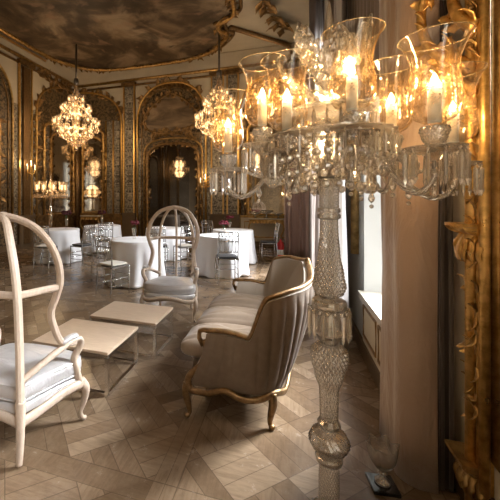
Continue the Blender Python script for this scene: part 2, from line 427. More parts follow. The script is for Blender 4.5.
# windows: sash with glazing bars and panes
wi = 0
for (a, b) in wins + bwins:
    wi += 1
    f = MB(); x0, x1 = XW+.3, XW+.36
    for y in (a, b-.07): f.box((x0, y, SILL), (x1, y+.07, HEAD))
    f.box((x0, (a+b)/2-.05, SILL), (x1, (a+b)/2+.05, HEAD))
    for z in (SILL, 1.6, 2.75, HEAD-.07): f.box((x0+.005, a, z), (x1-.005, b, z+.06))
    w = S('window_%d' % wi, f, M['paint_white'])
    MB().box((x0+.025, a, SILL), (x0+.031, b, HEAD)).build('pane', M['window_glass'], w)
    if wi <= 2:
        S('window_%d_sill' % wi, MB().box((XW-.05, a-.02, SILL-.03), (XW+.34, b+.02, SILL+.012)).box((XW-.03, a, SILL-.07), (XW, b, SILL-.03)), M['marble'])
# dado panel below window 1
d = MB()
for (y0, y1) in ((2.5, 3.0), (3.08, 3.55)):
    d.tube([(XW-.012, y0, .2), (XW-.012, y1, .2), (XW-.012, y1, .47), (XW-.012, y0, .47)], .014, 6, closed=True, smooth=False)
S('trim_1', d, M['gilt_dark'])
bb = MB().box((XW-.025, 2.16, 0), (XW, YF, .13)).box((XP-.025, YB, 0), (XP, 2.16, .2))
S('baseboard_right', bb, M['dado_brown'])
S('baseboard_left', MB().box((XL, YB, 0), (XL+.03, YF, .16)), M['dado_brown'])
S('baseboard_far', MB().box((XL, YF-.03, 0), (XW, YF, .16)), M['dado_brown'])

trim_no = [1]
def T(mb, mat):
    trim_no[0] += 1
    return S('trim_%d' % trim_no[0], mb, mat)
# wall frames: (s, z, off) -> point; s runs along the wall
def WL(s, z, o=0): return Vector((XL+o, s, z))
def WF(s, z, o=0): return Vector((s, YF-o, z))
def panel(mb, W, s0, s1, z0, z1, o=.01):
    th = .012; a, b_ = W(s0, z0, o), W(s1, z1, o-th)
    lo = [min(x, y) for x, y in zip(a, b_)]; hi = [max(x, y) for x, y in zip(a, b_)]
    return mb.box(lo, hi)
def strip(mb, W, s0, s1, z0, z1, d=.05, o0=-.01):
    a, b_ = W(s0, z0, o0), W(s1, z1, d)
    lo = [min(x, y) for x, y in zip(a, b_)]; hi = [max(x, y) for x, y in zip(a, b_)]
    return mb.box(lo, hi)
def arch_path(s0, s1, z0, zs, zt, n=20, a0=0.0, a1=PI, ex=2.3):
    # from the foot at s0 up over the crown to the foot at s1 (superelliptic head)
    c, hw = (s0+s1)/2, (s1-s0)/2; out = [(s0, z0)] if a0 == 0 else []
    for i in range(n+1):
        t = PI - (a0 + (a1-a0)*i/n)
        cx, cz = math.cos(t), math.sin(t)
        out.append((c + hw*math.copysign(abs(cx)**(2/ex), cx), zs + (zt-zs)*abs(cz)**(2/ex)))
    if a1 == PI: out.append((s1, z0))
    return out
def mould(W, path, r, mat, o=.0, flat=(1,1), n=8):
    up = W(0,0,1) - W(0,0,0)
    mb = MB(); mb.tube([W(s, z, o) for s, z in path], r, n, flat=flat, up=up)
    return T(mb, mat)
def carved(W, path, every, L, wd, mat, o=.04, seed=1, mb=None, both=True):
    # acanthus leaves growing off a moulding
    r_ = random.Random(seed); own = mb is None; mb = mb or MB()
    up = W(0,0,1) - W(0,0,0); pts = [W(s, z, o) for s, z in path]; acc = 0
    for a, b_ in zip(pts, pts[1:]):
        seg = b_ - a; l = seg.length; t = every - acc
        while t < l:
            p = a + seg*(t/l); dr = seg.normalized(); sd = dr.cross(up)
            for sg in ((1,-1) if both else (1,)):
                mb.leaf(p, dr*.7*r_.choice((1,1,-1)) + sd*sg*r_.uniform(.4,1), up, L*r_.uniform(.7,1.3), wd*r_.uniform(.8,1.2), 1.5, 4)
            t += every
        acc = (acc + l) % every
    return T(mb, mat) if own else mb

ZC = 5.65
# cornice mouldings on left and far walls, with the painted ceiling's border above
for W, s0, s1 in ((WL, YB, YF), (WF, XL, XW)):
    mould(W, [(s0, ZC), (s1, ZC)], .05, M['gilt_old'], .08)
    mould(W, [(s0, ZC-.16), (s1, ZC-.16)], .035, M['gilt_dark'], .02)
    T(strip(MB(), W, s0, s1, ZC, H+.1, .10), M['cream_dim'])
mould(WL, [(YB, H), (9.0, H)], .06, M['gilt'], .16); mould(WL, [(YB, H-.16), (9.0, H-.16)], .035, M['gilt'], .15)

for a, b_ in ((4.9, 5.3), (7.75, 8.9), (.8, 2.1), (-4.4, -1.5)): S('wall_left_panel', panel(MB(), lambda s, z, o=0: Vector((XL+o, s, z)), a, b_, .16, 4.25, .012), M['damask_left'])
for a, b_ in ((-5.75, -4.9), (-2.7, -1.3)): S('wall_far_panel', panel(MB(), lambda s, z, o=0: Vector((s, YF-o, z)), a, b_, .16, 4.25, .012), M['damask_far'])
# ---- left wall: arches with brocade
def arched_bay(W, s0, s1, dm, cv, ztop=5.35, z0=.16):
    pm = MB(); path = arch_path(s0, s1, z0, 4.1, ztop)
    up = W(0,0,1)-W(0,0,0)
    vs = [W(s, z, .015) for s, z in path]; k = len(vs)
    pm.add(vs + [p - up*.02 for p in vs], [tuple(range(k)), tuple(range(2*k-1, k-1, -1))] + [(i, k+i, k+(i+1) % k, (i+1) % k) for i in range(k)], False)
    T(pm, cv)
    mould(W, path, .036, M['gilt_old'], .03); mould(W, arch_path(s0+.16, s1-.16, z0, 4.05, ztop-.16), .022, M['gilt_dark'], .025)
def pilaster(W, s0, s1, dm, z0=.16, z1=5.45, gold_='gilt_old'):
    T(panel(MB(), W, s0, s1, z0, z1, .03), dm)
    for s in (s0, s1):
        mb = MB(); strip(mb, W, s-.022, s+.022, z0, z1, .07); T(mb, M[gold_])
    q = MB(); strip(q, W, s0-.05, s1+.05, .16, .95, .09); strip(q, W, s0-.07, s1+.07, .93, 1.0, .12); T(q, M['dado_brown'])
    q = MB(); strip(q, W, s0-.06, s1+.06, z1, z1+.12, .14); T(q, M['gilt_dark'])
for (a, b_) in ((-1.6, .9), (2.0, 4.4), (5.2, 7.75)):
    arched_bay(WL, a, b_, M['damask_left'], M['carved_left'])
    T(panel(MB(), WL, a+.5, b_-.5, 1.05, 3.9, .03), M['damask_left'])
    mould(WL, arch_path(a+.46, b_-.46, 1.0, 3.4, 4.05), .035, M['gilt_old'], .04)
    c_ = carved(WL, arch_path(a+.46, b_-.46, 1.0, 3.4, 4.05), .3, .22, .1, M['gilt_dark'], .05, int(a*10)+50)
pilaster(WL, 8.0, 8.5, M['damask_left'], gold_='gilt')
q = MB(); strip(q, WL, 8.12, 8.38, .16, 5.4, .1); T(q, M['gilt_wood'])
pilaster(WL, 4.55, 5.05, M['damask_left']); pilaster(WL, 1.2, 1.7, M['damask_left'])
# carved corner brackets (scrolls) under the cornice beside the left arch
carved(WL, [(8.6, 5.5), (10.4, 5.5)], .16, .26, .12, M['gilt_dark'], .06, 4)
# ---- the corner: an arch whose two halves meet in the corner, a mirror in each half
pl = arch_path(8.73, 10.9*2-8.73, .16, 4.2, 5.42); pl = [p for p in pl if p[0] <= 10.9]
pf = arch_path(-15+5.62, -5.62, .16, 4.2, 5.42); pf = [p for p in pf if p[0] >= XL]
def corner_panel(W, path, sc, mat):
    up = W(0,0,1)-W(0,0,0); pts = list(path)
    vs = [W(s, z, .015) for s, z in pts] + [W(sc, .16, .015)]; k = len(vs); mb = MB()
    mb.add(vs + [p - up*.02 for p in vs], [tuple(range(k)), tuple(range(2*k-1, k-1, -1))], False); T(mb, mat)
corner_panel(WL, pl, YF, M['carved_left']); corner_panel(WF, pf, XL, M['carved_far'])
mould(WL, pl, .036, M['gilt_old'], .03); mould(WF, pf, .036, M['gilt'], .03)
carved(WL, pl, .22, .25, .12, M['gilt_dark'], .03, 5); carved(WF, [p for p in pf if p[1] > 4.3], .16, .25, .12, M['gilt_dark'], .03, 6)
def wall_mirror(W, s0, s1, z0, z1, label, mat='mirror_aged', gm='gilt_old', head=.25, fr=.05):
    a = W((s0+s1)/2, z0, 0)
    rt = empty('wall_mirror', label, 'mirror', a)
    loc = -a
    path = arch_path(s0, s1, z0, z1-head, z1, 10, ex=2.6)
    up = W(0,0,1)-W(0,0,0)
    vs = [W(s, z, .05)+loc for s, z in path]; k = len(vs)
    g = MB().add(vs + [p - up*.02 for p in vs], [tuple(range(k)), tuple(range(2*k-1, k-1, -1))] + [(i, k+i, k+(i+1) % k, (i+1) % k) for i in range(k)], False)
    g.build('glass', M[mat], rt)
    MB().tube([W(s, z, .06)+loc for s, z in path], fr, 8, closed=True, up=up).build('frame', M[gm], rt)
    class LW:
        def __call__(s_, s, z, o=0): return W(s, z, o)+loc
    cm = MB(); carved(LW(), path, .2, .17, .08, None, .06, int(s0*10)+200, cm)
    cm.build('carved_foliage', M['gilt_dark' if gm != 'gilt' else 'gilt_old'], rt)
    return rt
wall_mirror(WL, 9.05, 10.62, .98, 4.0, 'tall gilt-framed mirror filling the side-wall half of the corner arch')
wall_mirror(WF, -7.2, -6.33, .98, 4.0, 'narrow tall gilt mirror on the end wall inside the corner arch')
q = MB(); q.tube([(XL+.09, YF-.09, .16), (XL+.09, YF-.09, 4.15)], .13, 12); T(q, M['gilt_wood'])
q = MB(); q.lathe([(.2,4.1),(.22,4.16),(.15,4.2),(.24,4.34),(.1,4.4)], (XL+.09, YF-.09, 0), 14); T(q, M['gilt_old'])
for s in (-6.25, -5.95): mould(WF, [(s, .9), (s, 4.3)], .035, M['gilt'], .03)
T(panel(MB(), WF, -6.2, -5.7, .95, 4.3, .035), M['damask_far'])
# dado under the corner mirrors
q = MB(); strip(q, WL, 8.75, 10.9, .16, .92, .06); strip(q, WL, 8.7, 10.9, .9, .97, .1); T(q, M['gilt_dark'])
q = MB(); strip(q, WF, -7.5, -5.6, .16, .92, .06); strip(q, WF, -7.5, -5.6, .9, .97, .1); T(q, M['gilt_dark'])
# ---- far wall: damask pilaster, great arch with painted lunette and dark mirror door
pilaster(WF, -5.52, -5.12, M['damask_far'], gold_='gilt')
A0, A1 = -5.0, -2.55
arched_bay(WF, A0, A1, M['damask_far'], M['carved_far'], 5.42)
mould(WF, arch_path(A0, A1, .16, 4.1, 5.42), .036, M['gilt'], .05)
carved(WF, [p for p in arch_path(A0+.05, A1-.05, .2, 4.1, 5.4) if p[1] > 4.4], .17, .3, .13, M['gilt_dark'], .05, 8)
lp = [(-4.55,3.85),(-4.75,4.25),(-4.5,4.6),(-4.2,4.85),(-3.78,5.05),(-3.35,4.85),(-3.05,4.6),(-2.8,4.25),(-3.0,3.85),(-3.78,3.7)]
lpp = [tuple(p)[:2] for p in spline([(a, b_, 0) for a, b_ in lp], 5, True)]
vs = [WF(s, z, .045) for s, z in lpp]; k = len(vs)
T(MB().add(vs + [p + Vector((0,.02,0)) for p in vs], [tuple(range(k)), tuple(range(2*k-1, k-1, -1))] + [(i, k+i, k+(i+1) % k, (i+1) % k) for i in range(k)], False), M['lunette_painting'])
mould(WF, lpp + [lpp[0]], .035, M['gilt_dark'], .05)
carved(WF, lpp + [lpp[0]], .2, .2, .1, M['gilt_dark'], .06, 9)
wall_mirror(WF, -4.62, -2.79, .12, 3.36, 'dark mirror-glazed double door under the painted arch', 'mirror_dark', 'gilt_dark', .55, .05)
mould(WF, arch_path(-4.74, -2.67, .16, 3.0, 3.54, ex=2.6), .03, M['gilt_old'], .05)
carved(WF, [(-4.6,3.55),(-4.2,3.72),(-3.78,3.8),(-3.36,3.72),(-2.96,3.55)], .14, .2, .1, M['gilt_dark'], .06, 11)
for s in (-4.9, -2.66): T(panel(MB(), WF, s-.1, s+.1, .95, 3.6, .035), M['damask_far'])
# ---- right of the arch: pilaster, ironwork-pattern panel, console mirror, dado
pilaster(WF, -2.36, -1.98, M['damask_far'], gold_='gilt')
pilaster(WF, -1.85, -1.5, M['damask_far'], gold_='gilt')
arched_bay(WF, -1.45, .55, M['damask_far'], M['carved_far'], 5.3)
wall_mirror(WF, -1.2, .0, 1.0, 3.9, 'pale gilt mirror above the cream dado beside the rose curtain', 'mirror_aged', 'gilt', .3)
q = MB(); strip(q, WF, -1.45, .6, .16, .92, .05); T(q, M['cream'])
q = MB(); strip(q, WF, -1.45, .6, .9, .97, .09); T(q, M['gilt_old'])
mould(WF, [(-1.3,.3),(-.1,.3),(-.1,.78),(-1.3,.78),(-1.3,.3)], .02, M['gilt_old'], .05)
# back wall: plain gilt panelling (only ever met in the mirrors)
def WB(s, z, o=0): return Vector((s, YB+o, z))
for a in (-6.9, -4.6, -2.3):
    arched_bay(WB, a, a+1.9, M['damask_far'], M['carved_far'])
    pilaster(WB, a+2.0, a+2.25, M['damask_far'], gold_='gilt')

# ---- ceiling painting inside its curved gilt border, cream cove outside it
edge_pts = [(-7.3,-4.2),(-7.32,0),(-7.32,6),(-7.3,8.8),(-7.05,9.7),(-6.6,10.35),(-5.8,10.65),(-4.6,10.72),(-3.4,10.68),(-2.6,10.5),(-2.1,10.15),(-1.75,9.7),(-1.6,9.35),(-1.75,9.1),(-1.72,8.75),(-1.4,8.55),(-1.25,8.3),(-1.2,7.8),(-1.1,6.5),(-1.0,4),(-1.0,0),(-1.1,-4.2)]
ep = spline([(x, y, 0) for x, y in edge_pts], 5); k = len(ep)
q = MB(); q.add([(p.x, p.y, H+.0) for p in ep] + [(p.x, p.y, H+.13) for p in ep], [tuple(range(k-1, -1, -1)), tuple(range(k, 2*k))] + [(i, (i+1) % k, k+(i+1) % k, k+i) for i in range(k)], False)
S('ceiling_painting', q, M['ceiling_painting'])
T(MB().tube([(p.x, p.y, H-.02) for p in ep], .06, 8, up=(0,0,1)), M['gilt_old'])
inner = [(p.x*.0 + p.x + (.14 if p.x < -3.4 else -.14), p.y - (.12 if p.y > 10 else 0), H-.005) for p in ep]
T(MB().tube([(p.x + (.16 if p.x > -3.4 else 0), p.y + (.12 if p.y > 9 else 0), H+.06) for p in ep], .05, 6, up=(0,0,1)), M['gilt_dark'])
def WC(s, z, o=0): return Vector((s, z, H-o))
cv = MB(); carved(WC, [(p.x, p.y) for p in ep[15:95]], .17, .24, .12, None, .02, 21, cv); T(cv, M['gilt_dark'])
# ribs on the cream cove at the window side
T(MB().tube([(-1.5, 9.2, H+.08), (.0, 10.75, H+.05), (.1, 10.85, H-.2)], .07, 8), M['gilt_wood'])
T(MB().tube([(-.95, 7.7, H+.08), (.55, 7.7, H+.08), (.65, 7.7, H-.1)], .07, 8), M['gilt_wood'])
T(MB().tube([(XW-.03, 2.2, ZC), (XW-.03, YF, ZC)], .07, 8), M['gilt_old'])
for (a, b_) in ((8.0, 10.6), (3.9, 5.4)):
    T(MB().tube([(XW-.02, s, z) for s, z in arch_path(a, b_, .9, 4.2, 5.4)], .05, 8, up=(-1,0,0)), M['gilt_old'])
carved(WC, [(-.6, 7.9), (-.4, 8.8), (-.1, 9.8)], .2, .35, .15, M['gilt_dark'], .0, 31)
# ------------------------------------------------------------------ curtains
def curtain(name, label, plan, z0, z1, mat, nf=9, amp=.025, seed=1, top=1.0, n=90, group=None, thick=.006, sway=.03, flare=0.0):
    pts = [Vector((a, b_, 0)) for a, b_ in plan]; sp = spline([(p.x, p.y, 0) for p in pts], 12)
    L = [0]
    for a, b_ in zip(sp, sp[1:]): L.append(L[-1] + (b_-a).length)
    def at(u):
        d = u*L[-1]
        for i in range(len(sp)-1):
            if d <= L[i+1] or i == len(sp)-2:
                t = (d-L[i])/max(1e-6, L[i+1]-L[i]); tg = (sp[i+1]-sp[i]).normalized()
                return sp[i].lerp(sp[i+1], t), Vector((-tg.y, tg.x, 0))
    ph = random.Random(seed).uniform(0, 6)
    base = Vector((sum(p.x for p in pts)/len(pts), sum(p.y for p in pts)/len(pts), 0))
    def fn(u, v):
        p, nr = at(u); z = z0 + (z1-z0)*v
        fold = math.sin(TAU*nf*u + ph + .5*math.sin(z*1.1+seed)) + .45*math.sin(TAU*nf*1.73*u + ph*2 + z*.4)
        fold += .5*noise.noise(Vector((u*5+seed*3, z*.8, seed)))
        q = p + nr*amp*fold*(.55+.45*v if False else 1) + nr*sway*noise.noise(Vector((seed, z*.6, u*2)))
        if flare: q += nr*flare*max(0, .35-z)*1.0
        return Vector((q.x-base.x, q.y-base.y, z))
    mb = MB().grid(fn, n, 26)
    o = mb.build(name, mat, loc=base)
    md = o.modifiers.new('cloth', 'SOLIDIFY'); md.thickness = thick
    return tag(o, label, 'curtain', group)
brown_curtain = curtain('curtain', 'heavy brown silk curtain hanging just behind the crystal floor lamp by the window', [(.60,2.60),(.55,2.5),(.535,2.42),(.55,2.25),(.57,2.1),(.61,2.015),(.66,1.99),(.70,1.985)], .005, 5.4, M['silk_brown'], 2.2, .012, 2, n=150, sway=.045)
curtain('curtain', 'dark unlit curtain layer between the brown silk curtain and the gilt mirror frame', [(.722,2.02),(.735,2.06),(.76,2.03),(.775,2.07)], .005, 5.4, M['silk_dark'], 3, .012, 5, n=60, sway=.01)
curtain('curtain', 'white sheer curtain hanging at the far edge of the window, behind the lamp shaft', [(.42,3.52),(.5,3.58),(.49,3.68),(.52,3.78),(.5,3.95)], .005, 5.0, M['sheer'], 5, .022, 8, n=120)
curtain('curtain', 'grey curtain between the window and the settee back, seen past the lamp shaft', [(.44,4.1),(.53,4.3),(.58,4.6),(.58,4.95)], .005, 5.2, M['silk_grey'], 5, .03, 11, n=90)
curtain('curtain', 'grey-brown curtain on the second window beyond the settee', [(.33,5.7),(.45,5.9),(.54,6.2),(.56,6.5)], .005, 5.2, M['silk_grey'], 5, .03, 13, n=90)
curtain('curtain', 'rose curtain hanging by the fire extinguisher at the end of the room', [(-.1,9.35),(.08,9.3),(.22,9.25),(.36,9.2),(.52,9.1)], .005, 5.0, M['silk_rose'], 6, .05, 17, n=110)
# pleated valance across the head of the window
def val(u, v):
    y = 2.66 + u*1.35; z = 2.16 + .12*math.sin(u*PI) + v*2.9
    return Vector((.635 + .02*math.sin(u*TAU*10 + .4*math.sin(z)) - .03*(1-v), y-3.3, z))
o = MB().grid(val, 110, 14).build('valance', M['silk_grey'], loc=(0,3.3,0)); md = o.modifiers.new('cloth','SOLIDIFY'); md.thickness = .006
tag(o, 'pleated grey-brown valance across the top of the window', 'valance')
# pale tapered tube with a ball end, added over the brown curtain
p = c2r(.7165*2.05, 2.05, 0)
o = MB().tube([(0,0,3.4),(.004,0,2.9),(.002,.004,2.5)], [.011,.013,.018], 8).ball((.002,.004,2.485), .022).build('cord', M['cord_cream'], brown_curtain, loc=(p.x-brown_curtain.location.x, p.y-brown_curtain.location.y, 0))
o['label'] = 'pale cord hanging in front of the silk'

# ------------------------------------------------------------------ gilt pier mirror at the edge of the view
pm = empty('pier_mirror', 'large carved gilt mirror frame on the pier beside the brown curtain', 'mirror', (.82,1.45,0))
O = Vector((.82,1.45,0))
def PW(e, z, o=0): return Vector((.82-o, e, z)) - O
MB().box(PW(1.0,.35,.012), PW(1.78,3.3,.0)).build('glass', M['mirror_aged'], pm)
f = MB()
for (e, o_, r_) in ((1.885,.02,.02),(1.85,.045,.026),(1.81,.03,.016),(1.78,.03,.02)):
    f.tube([PW(e, .06, o_), PW(e, 3.4, o_)], r_, 10, up=(-1,0,0))
f.box(PW(1.775,.05,.02), PW(1.90,3.4,.0))
f.build('frame', M['gilt'], pm)
f = MB()
r_ = random.Random(3)
# carved foliage climbing the flat of the frame
z = .5
while z < 3.3:
    for k in range(2):
        f.leaf(PW(1.84+r_.uniform(-.03,.03), z, .045), (0, r_.uniform(-.6,.6), r_.choice((1,1,-.6))), (-1,0,0), r_.uniform(.06,.1), .035, 1.8, 6)
    if r_.random() < .5: f.ball(PW(1.84+r_.uniform(-.02,.02), z+.03, .06), .012, 8, 6)
    z += .055
f.build('carved_foliage', M['gilt_old'], pm)
def bracket(zz, sc, name, mt):
    b_ = MB()
    for i, (hh, ou) in enumerate(((0,.105),(.016,.09),(.032,.065))):
        b_.box(PW(1.79, zz-hh-.014, ou), PW(1.93+ou*.35*sc, zz-hh, 0))
    for k in range(7):
        a = k/6
        b_.leaf(PW(1.80+.16*a, zz-.05, .03+.03*math.sin(a*PI)), (-.5, .25*(a-.5)*2, -1), (-1,.3*(a-.5),.4), .13*sc, .05, -1.3, 6)
        b_.leaf(PW(1.80+.15*a, zz-.045, .05), (-.7, .5*(a-.4), .2), (-.3,0,1), .07, .04, 1.2, 5)
    b_.tube(spline([PW(1.9,zz-.05,.05),PW(1.92,zz-.1,.07),PW(1.9,zz-.15,.05),PW(1.88,zz-.13,.05),PW(1.885,zz-.11,.06)], 5), [.018]*21, 8)
    b_.build(name, M[mt], pm)
bracket(1.345, 1.0, 'bracket', 'gilt'); bracket(.30, .9, 'bracket', 'gilt_old')
cr = MB()
# big acanthus scrolls at the head, one reaching out over the curtain
def scroll(mb, pts, r0, r1, leaves=8, L=.08, wd=.05, sg=1):
    sp = spline(pts, 6); k = len(sp)
    mb.tube(sp, [r0 + (r1-r0)*i/(k-1) for i in range(k)], 8)
    for i in range(leaves):
        j = int((i+.5)/leaves*(k-1)); d_ = (sp[min(j+1,k-1)]-sp[max(j-1,0)])
        sd = d_.normalized().cross(Vector((-1,0,0)))*(sg if i % 3 else -sg)
        mb.leaf(sp[j], d_.normalized()*.6+sd, (-1,0,.1), L*(1.2-.6*i/leaves), wd, 2.0, 6)
scroll(cr, [PW(1.85,2.05,.06),PW(1.88,2.11,.13),PW(1.91,2.17,.18),PW(1.925,2.27,.21),PW(1.915,2.38,.21),PW(1.88,2.4,.2),PW(1.87,2.35,.19)], .03, .012, 10, .1, .055, 1)
scroll(cr, [PW(1.87,2.0,.06),PW(1.91,2.06,.12),PW(1.9,2.15,.14),PW(1.86,2.15,.13),PW(1.85,2.1,.12)], .026, .014, 7, .08, .05, -1)
scroll(cr, [PW(1.8,1.92,.05),PW(1.85,1.98,.1),PW(1.9,1.95,.12),PW(1.89,1.89,.11),PW(1.86,1.9,.1)], .026, .014, 7, .075, .045, 1)
scroll(cr, [PW(1.8,2.2,.05),PW(1.86,2.28,.09),PW(1.9,2.4,.1),PW(1.86,2.5,.1),PW(1.8,2.46,.1)], .03, .014, 8, .09, .05, -1)
for k in range(6): cr.leaf(PW(1.83+.02*k, 2.0+.03*k, .07), (-.3, .6-.2*k, .8), (-1,.2,0), .1, .05, 1.7, 6)
cr.build('crest', M['gilt'], pm)

# ------------------------------------------------------------------ dome-backed armchairs
def dome_chair(label, loc, rz):
    t = empty('dome_armchair', label, 'armchair', loc, rz, 'pale wood dome-backed armchairs')
    W_ = M['limed_wood']
    def both(pts): return [pts, [(-x, y, z) for x, y, z in pts]]
    # front hoop: arms' ends, wing pinch, dome
    half = [(.33,.06,.565),(.30,-.03,.595),(.272,-.075,.72),(.27,-.085,.80),(.30,-.075,.89),(.322,-.07,.98),(.312,-.085,1.10),(.262,-.11,1.215),(.165,-.145,1.31),(0,-.17,1.352)]
    full = spline(half + [(-x,y,z) for x,y,z in reversed(half[:-1])], 6)
    MB().tube(full, .022, 8, flat=(1.1,.8), rect=True, smooth=False).build('hoop', W_, t)
    # rear stiles and centre bar up to the crown
    st = [(.215,-.27,.27),(.225,-.285,.55),(.232,-.305,.85),(.218,-.31,1.05),(.16,-.285,1.22),(.08,-.23,1.32),(0,-.18,1.352)]
    for s in (1,-1): MB().tube(spline([(s*x,y,z) for x,y,z in st], 6), .021, 8, flat=(1.1,.8), rect=True, smooth=False).build('stile', W_, t)
    MB().tube(spline([(0,-.30,.36),(0,-.325,.7),(0,-.335,1.0),(0,-.295,1.22),(0,-.235,1.325),(0,-.175,1.355)], 6), .02, 8, flat=(1.2,.7), rect=True, smooth=False).build('centre_bar', W_, t)
    cr_ = [(.32,-.07,.94),(.229,-.308,.94),(0,-.335,.94)]
    cb = MB()
    for a, b_ in ((cr_[0],cr_[1]),(cr_[1],cr_[2])):
        for s in (1,-1): cb.tube([(s*a[0],a[1],a[2]),(s*b_[0],b_[1],b_[2])], .019, 8, flat=(.7,1.0), rect=True, smooth=False)
    cb.build('cross_rail', W_, t)
    MB().ball((0,-.175,1.36), .032, 12, 8, (1.3,.9,.7)).build('finial', W_, t)
    for s in (1,-1):
        arm = spline([(s*.215,-.27,.46),(s*.27,-.16,.52),(s*.31,-.02,.565),(s*.335,.07,.58),(s*.34,.11,.555),(s*.33,.115,.51),(s*.31,.085,.45),(s*.32,.09,.38),(s*.325,.12,.29)], 6)
        am = MB().tube(arm, .021, 8, flat=(1.1,.9)).build('arm', W_, t)
        MB().tube(spline([(s*.305,-.04,.59),(s*.325,.02,.605),(s*.335,.075,.6)], 5), [.012]+[.025]*9+[.014], 10, flat=(1,.7)).build('arm_pad', M['satin'], am)
    # seat rails: serpentine apron, rounded front
    rail = [(.215,-.27),(.28,-.05),(.328,.10),(.30,.18),(.18,.222),(0,.235)]
    rp = spline([(x,y,0) for x,y in rail] + [(-x,y,0) for x,y in reversed(rail[:-1])], 6)
    k = len(rp); path = []
    for i, p in enumerate(rp):
        a = i/(k-1); path.append((p.x, p.y, .255 - .02*math.cos(a*TAU*3)))
    path += [(x, -.27, .255) for x in (-.1, 0, .1)]
    sr = MB().tube(path, .022, 8, closed=True, flat=(.75,1.5)); sr.build('seat_rail', W_, t)
    # upholstered seat base, then the loose cushion
    def body(z0, z1, grow, bul, name, mt, crown=0.0):
        ring = [(p.x*(1+grow), (p.y-.02)*(1+grow)+.02) for p in rp] + [(x, -.27*(1+grow)) for x in (-.13,-.06,0,.06,.13)]
        n_ = len(ring); lv = [(.0,-.0),(.3,.06),(.7,.6),(1,1)]
        vs = []; fs = []; prof = [(.0,.86),(.12,.97),(.35,1.0),(.65,1.0),(.88,.965),(.97,.9),(1.0,.75)]
        for (h, s_) in prof:
            for (x, y) in ring:
                sc_ = 1 + (s_-1)*bul
                vs.append((x*sc_, .02+(y-.02)*sc_, z0 + (z1-z0)*h))
        for j in range(len(prof)-1):
            for i in range(n_): a = j*n_+i; b_ = j*n_+(i+1)%n_; fs.append((a,b_,b_+n_,a+n_))
        for (sc_, zz) in ((.5,.6),(.2,.9)):
            b0 = len(vs)
            for (x, y) in ring: vs.append((x*sc_, .02+(y-.02)*sc_, z1+crown*zz))
            for i in range(n_): a = b0-n_+i; b_ = b0-n_+(i+1)%n_; fs.append((a,b_,b_+n_,a+n_))
        vs.append((0,.02,z1+crown)); c_ = len(vs)-1
        for i in range(n_): fs.append((c_-n_+i, c_-n_+(i+1)%n_, c_))
        fs.append(tuple(reversed(range(n_))))
        m_ = MB(); m_.add(vs, fs); return m_.build(name, M[mt], t), ring
    body(.265, .325, -.02, .35, 'seat_base', 'satin')
    cu, ring = body(.327, .438, -.012, .85, 'cushion', 'satin', .04)
    pi = MB()
    for zz in (.341, .42): pi.tube([(x*.975, y*.975, zz) for x, y in ring], .006, 6, closed=True)
    pi.build('piping', M['satin'], cu)
    # legs: cabriole in front, raked behind
    for s in (1,-1):
        MB().tube(spline([(s*.312,.15,.27),(s*.336,.175,.215),(s*.326,.175,.14),(s*.308,.16,.07),(s*.312,.17,.025),(s*.324,.19,.012)], 6), [.034-.02*min(1,i/18) for i in range(31)], 10).build('leg', W_, t)
        MB().tube(spline([(s*.215,-.27,.36),(s*.216,-.272,.22),(s*.214,-.272,.1),(s*.212,-.275,.012)], 6), [.03-.014*i/18 for i in range(19)], 8).build('leg', W_, t)
    return t
def heading(X, D): return math.atan2(-(X*CS-D*SN), X*SN+D*CS)
# facing given in camera-aligned directions
c1 = c2r(-.96, 2.17); dome_chair('pale dome-backed armchair seen from behind, cut by the frame edge, next to the coffee tables', (c1.x, c1.y, 0), heading(.31,.951))
c2_ = c2r(-.045, 4.28); dome_chair('pale dome-backed armchair facing the coffee tables, silver satin cushion in full view', (c2_.x, c2_.y, 0), heading(-.2,-.98))

# ------------------------------------------------------------------ coffee tables
def coffee_table(label, x0, y0, w, d, h=.33):
    t = empty('coffee_table', label, 'coffee table', (x0+w/2, y0+d/2, 0), 0, 'low oak-topped coffee tables')
    b_ = MB().box((-w/2,-d/2,h-.022),(w/2,d/2,h)); o = b_.build('table_top', M['oak_top'], t)
    bv = o.modifiers.new('bev','BEVEL'); bv.width = .003
    r_ = .0135
    for zz, nm in ((h-.034,'top_frame'),(r_,'base_frame')):
        f = MB()
        for s in (-1,1):
            f.box((-w/2+.004, s*(d/2-.013)-r_, zz-r_), (w/2-.004, s*(d/2-.013)+r_, zz+r_))
            f.box((s*(w/2-.013)-r_, -d/2+.022, zz-r_), (s*(w/2-.013)+r_, d/2-.022, zz+r_))
        f.build(nm, M['steel'], t)
    for sx in (-1,1):
        for sy in (-1,1):
            cx, cy = sx*(w/2-.013), sy*(d/2-.013)
            MB().box((cx-r_,cy-r_,2*r_),(cx+r_,cy+r_,h-.043)).build('leg', M['steel'], t)
    return t
coffee_table('low oak-topped coffee table with steel frame, beside the armchair seen from behind', -1.935, 2.21, .68, .54)
coffee_table('low oak-topped coffee table with steel frame, in front of the armchair facing us', -1.83, 2.87, .69, .50)

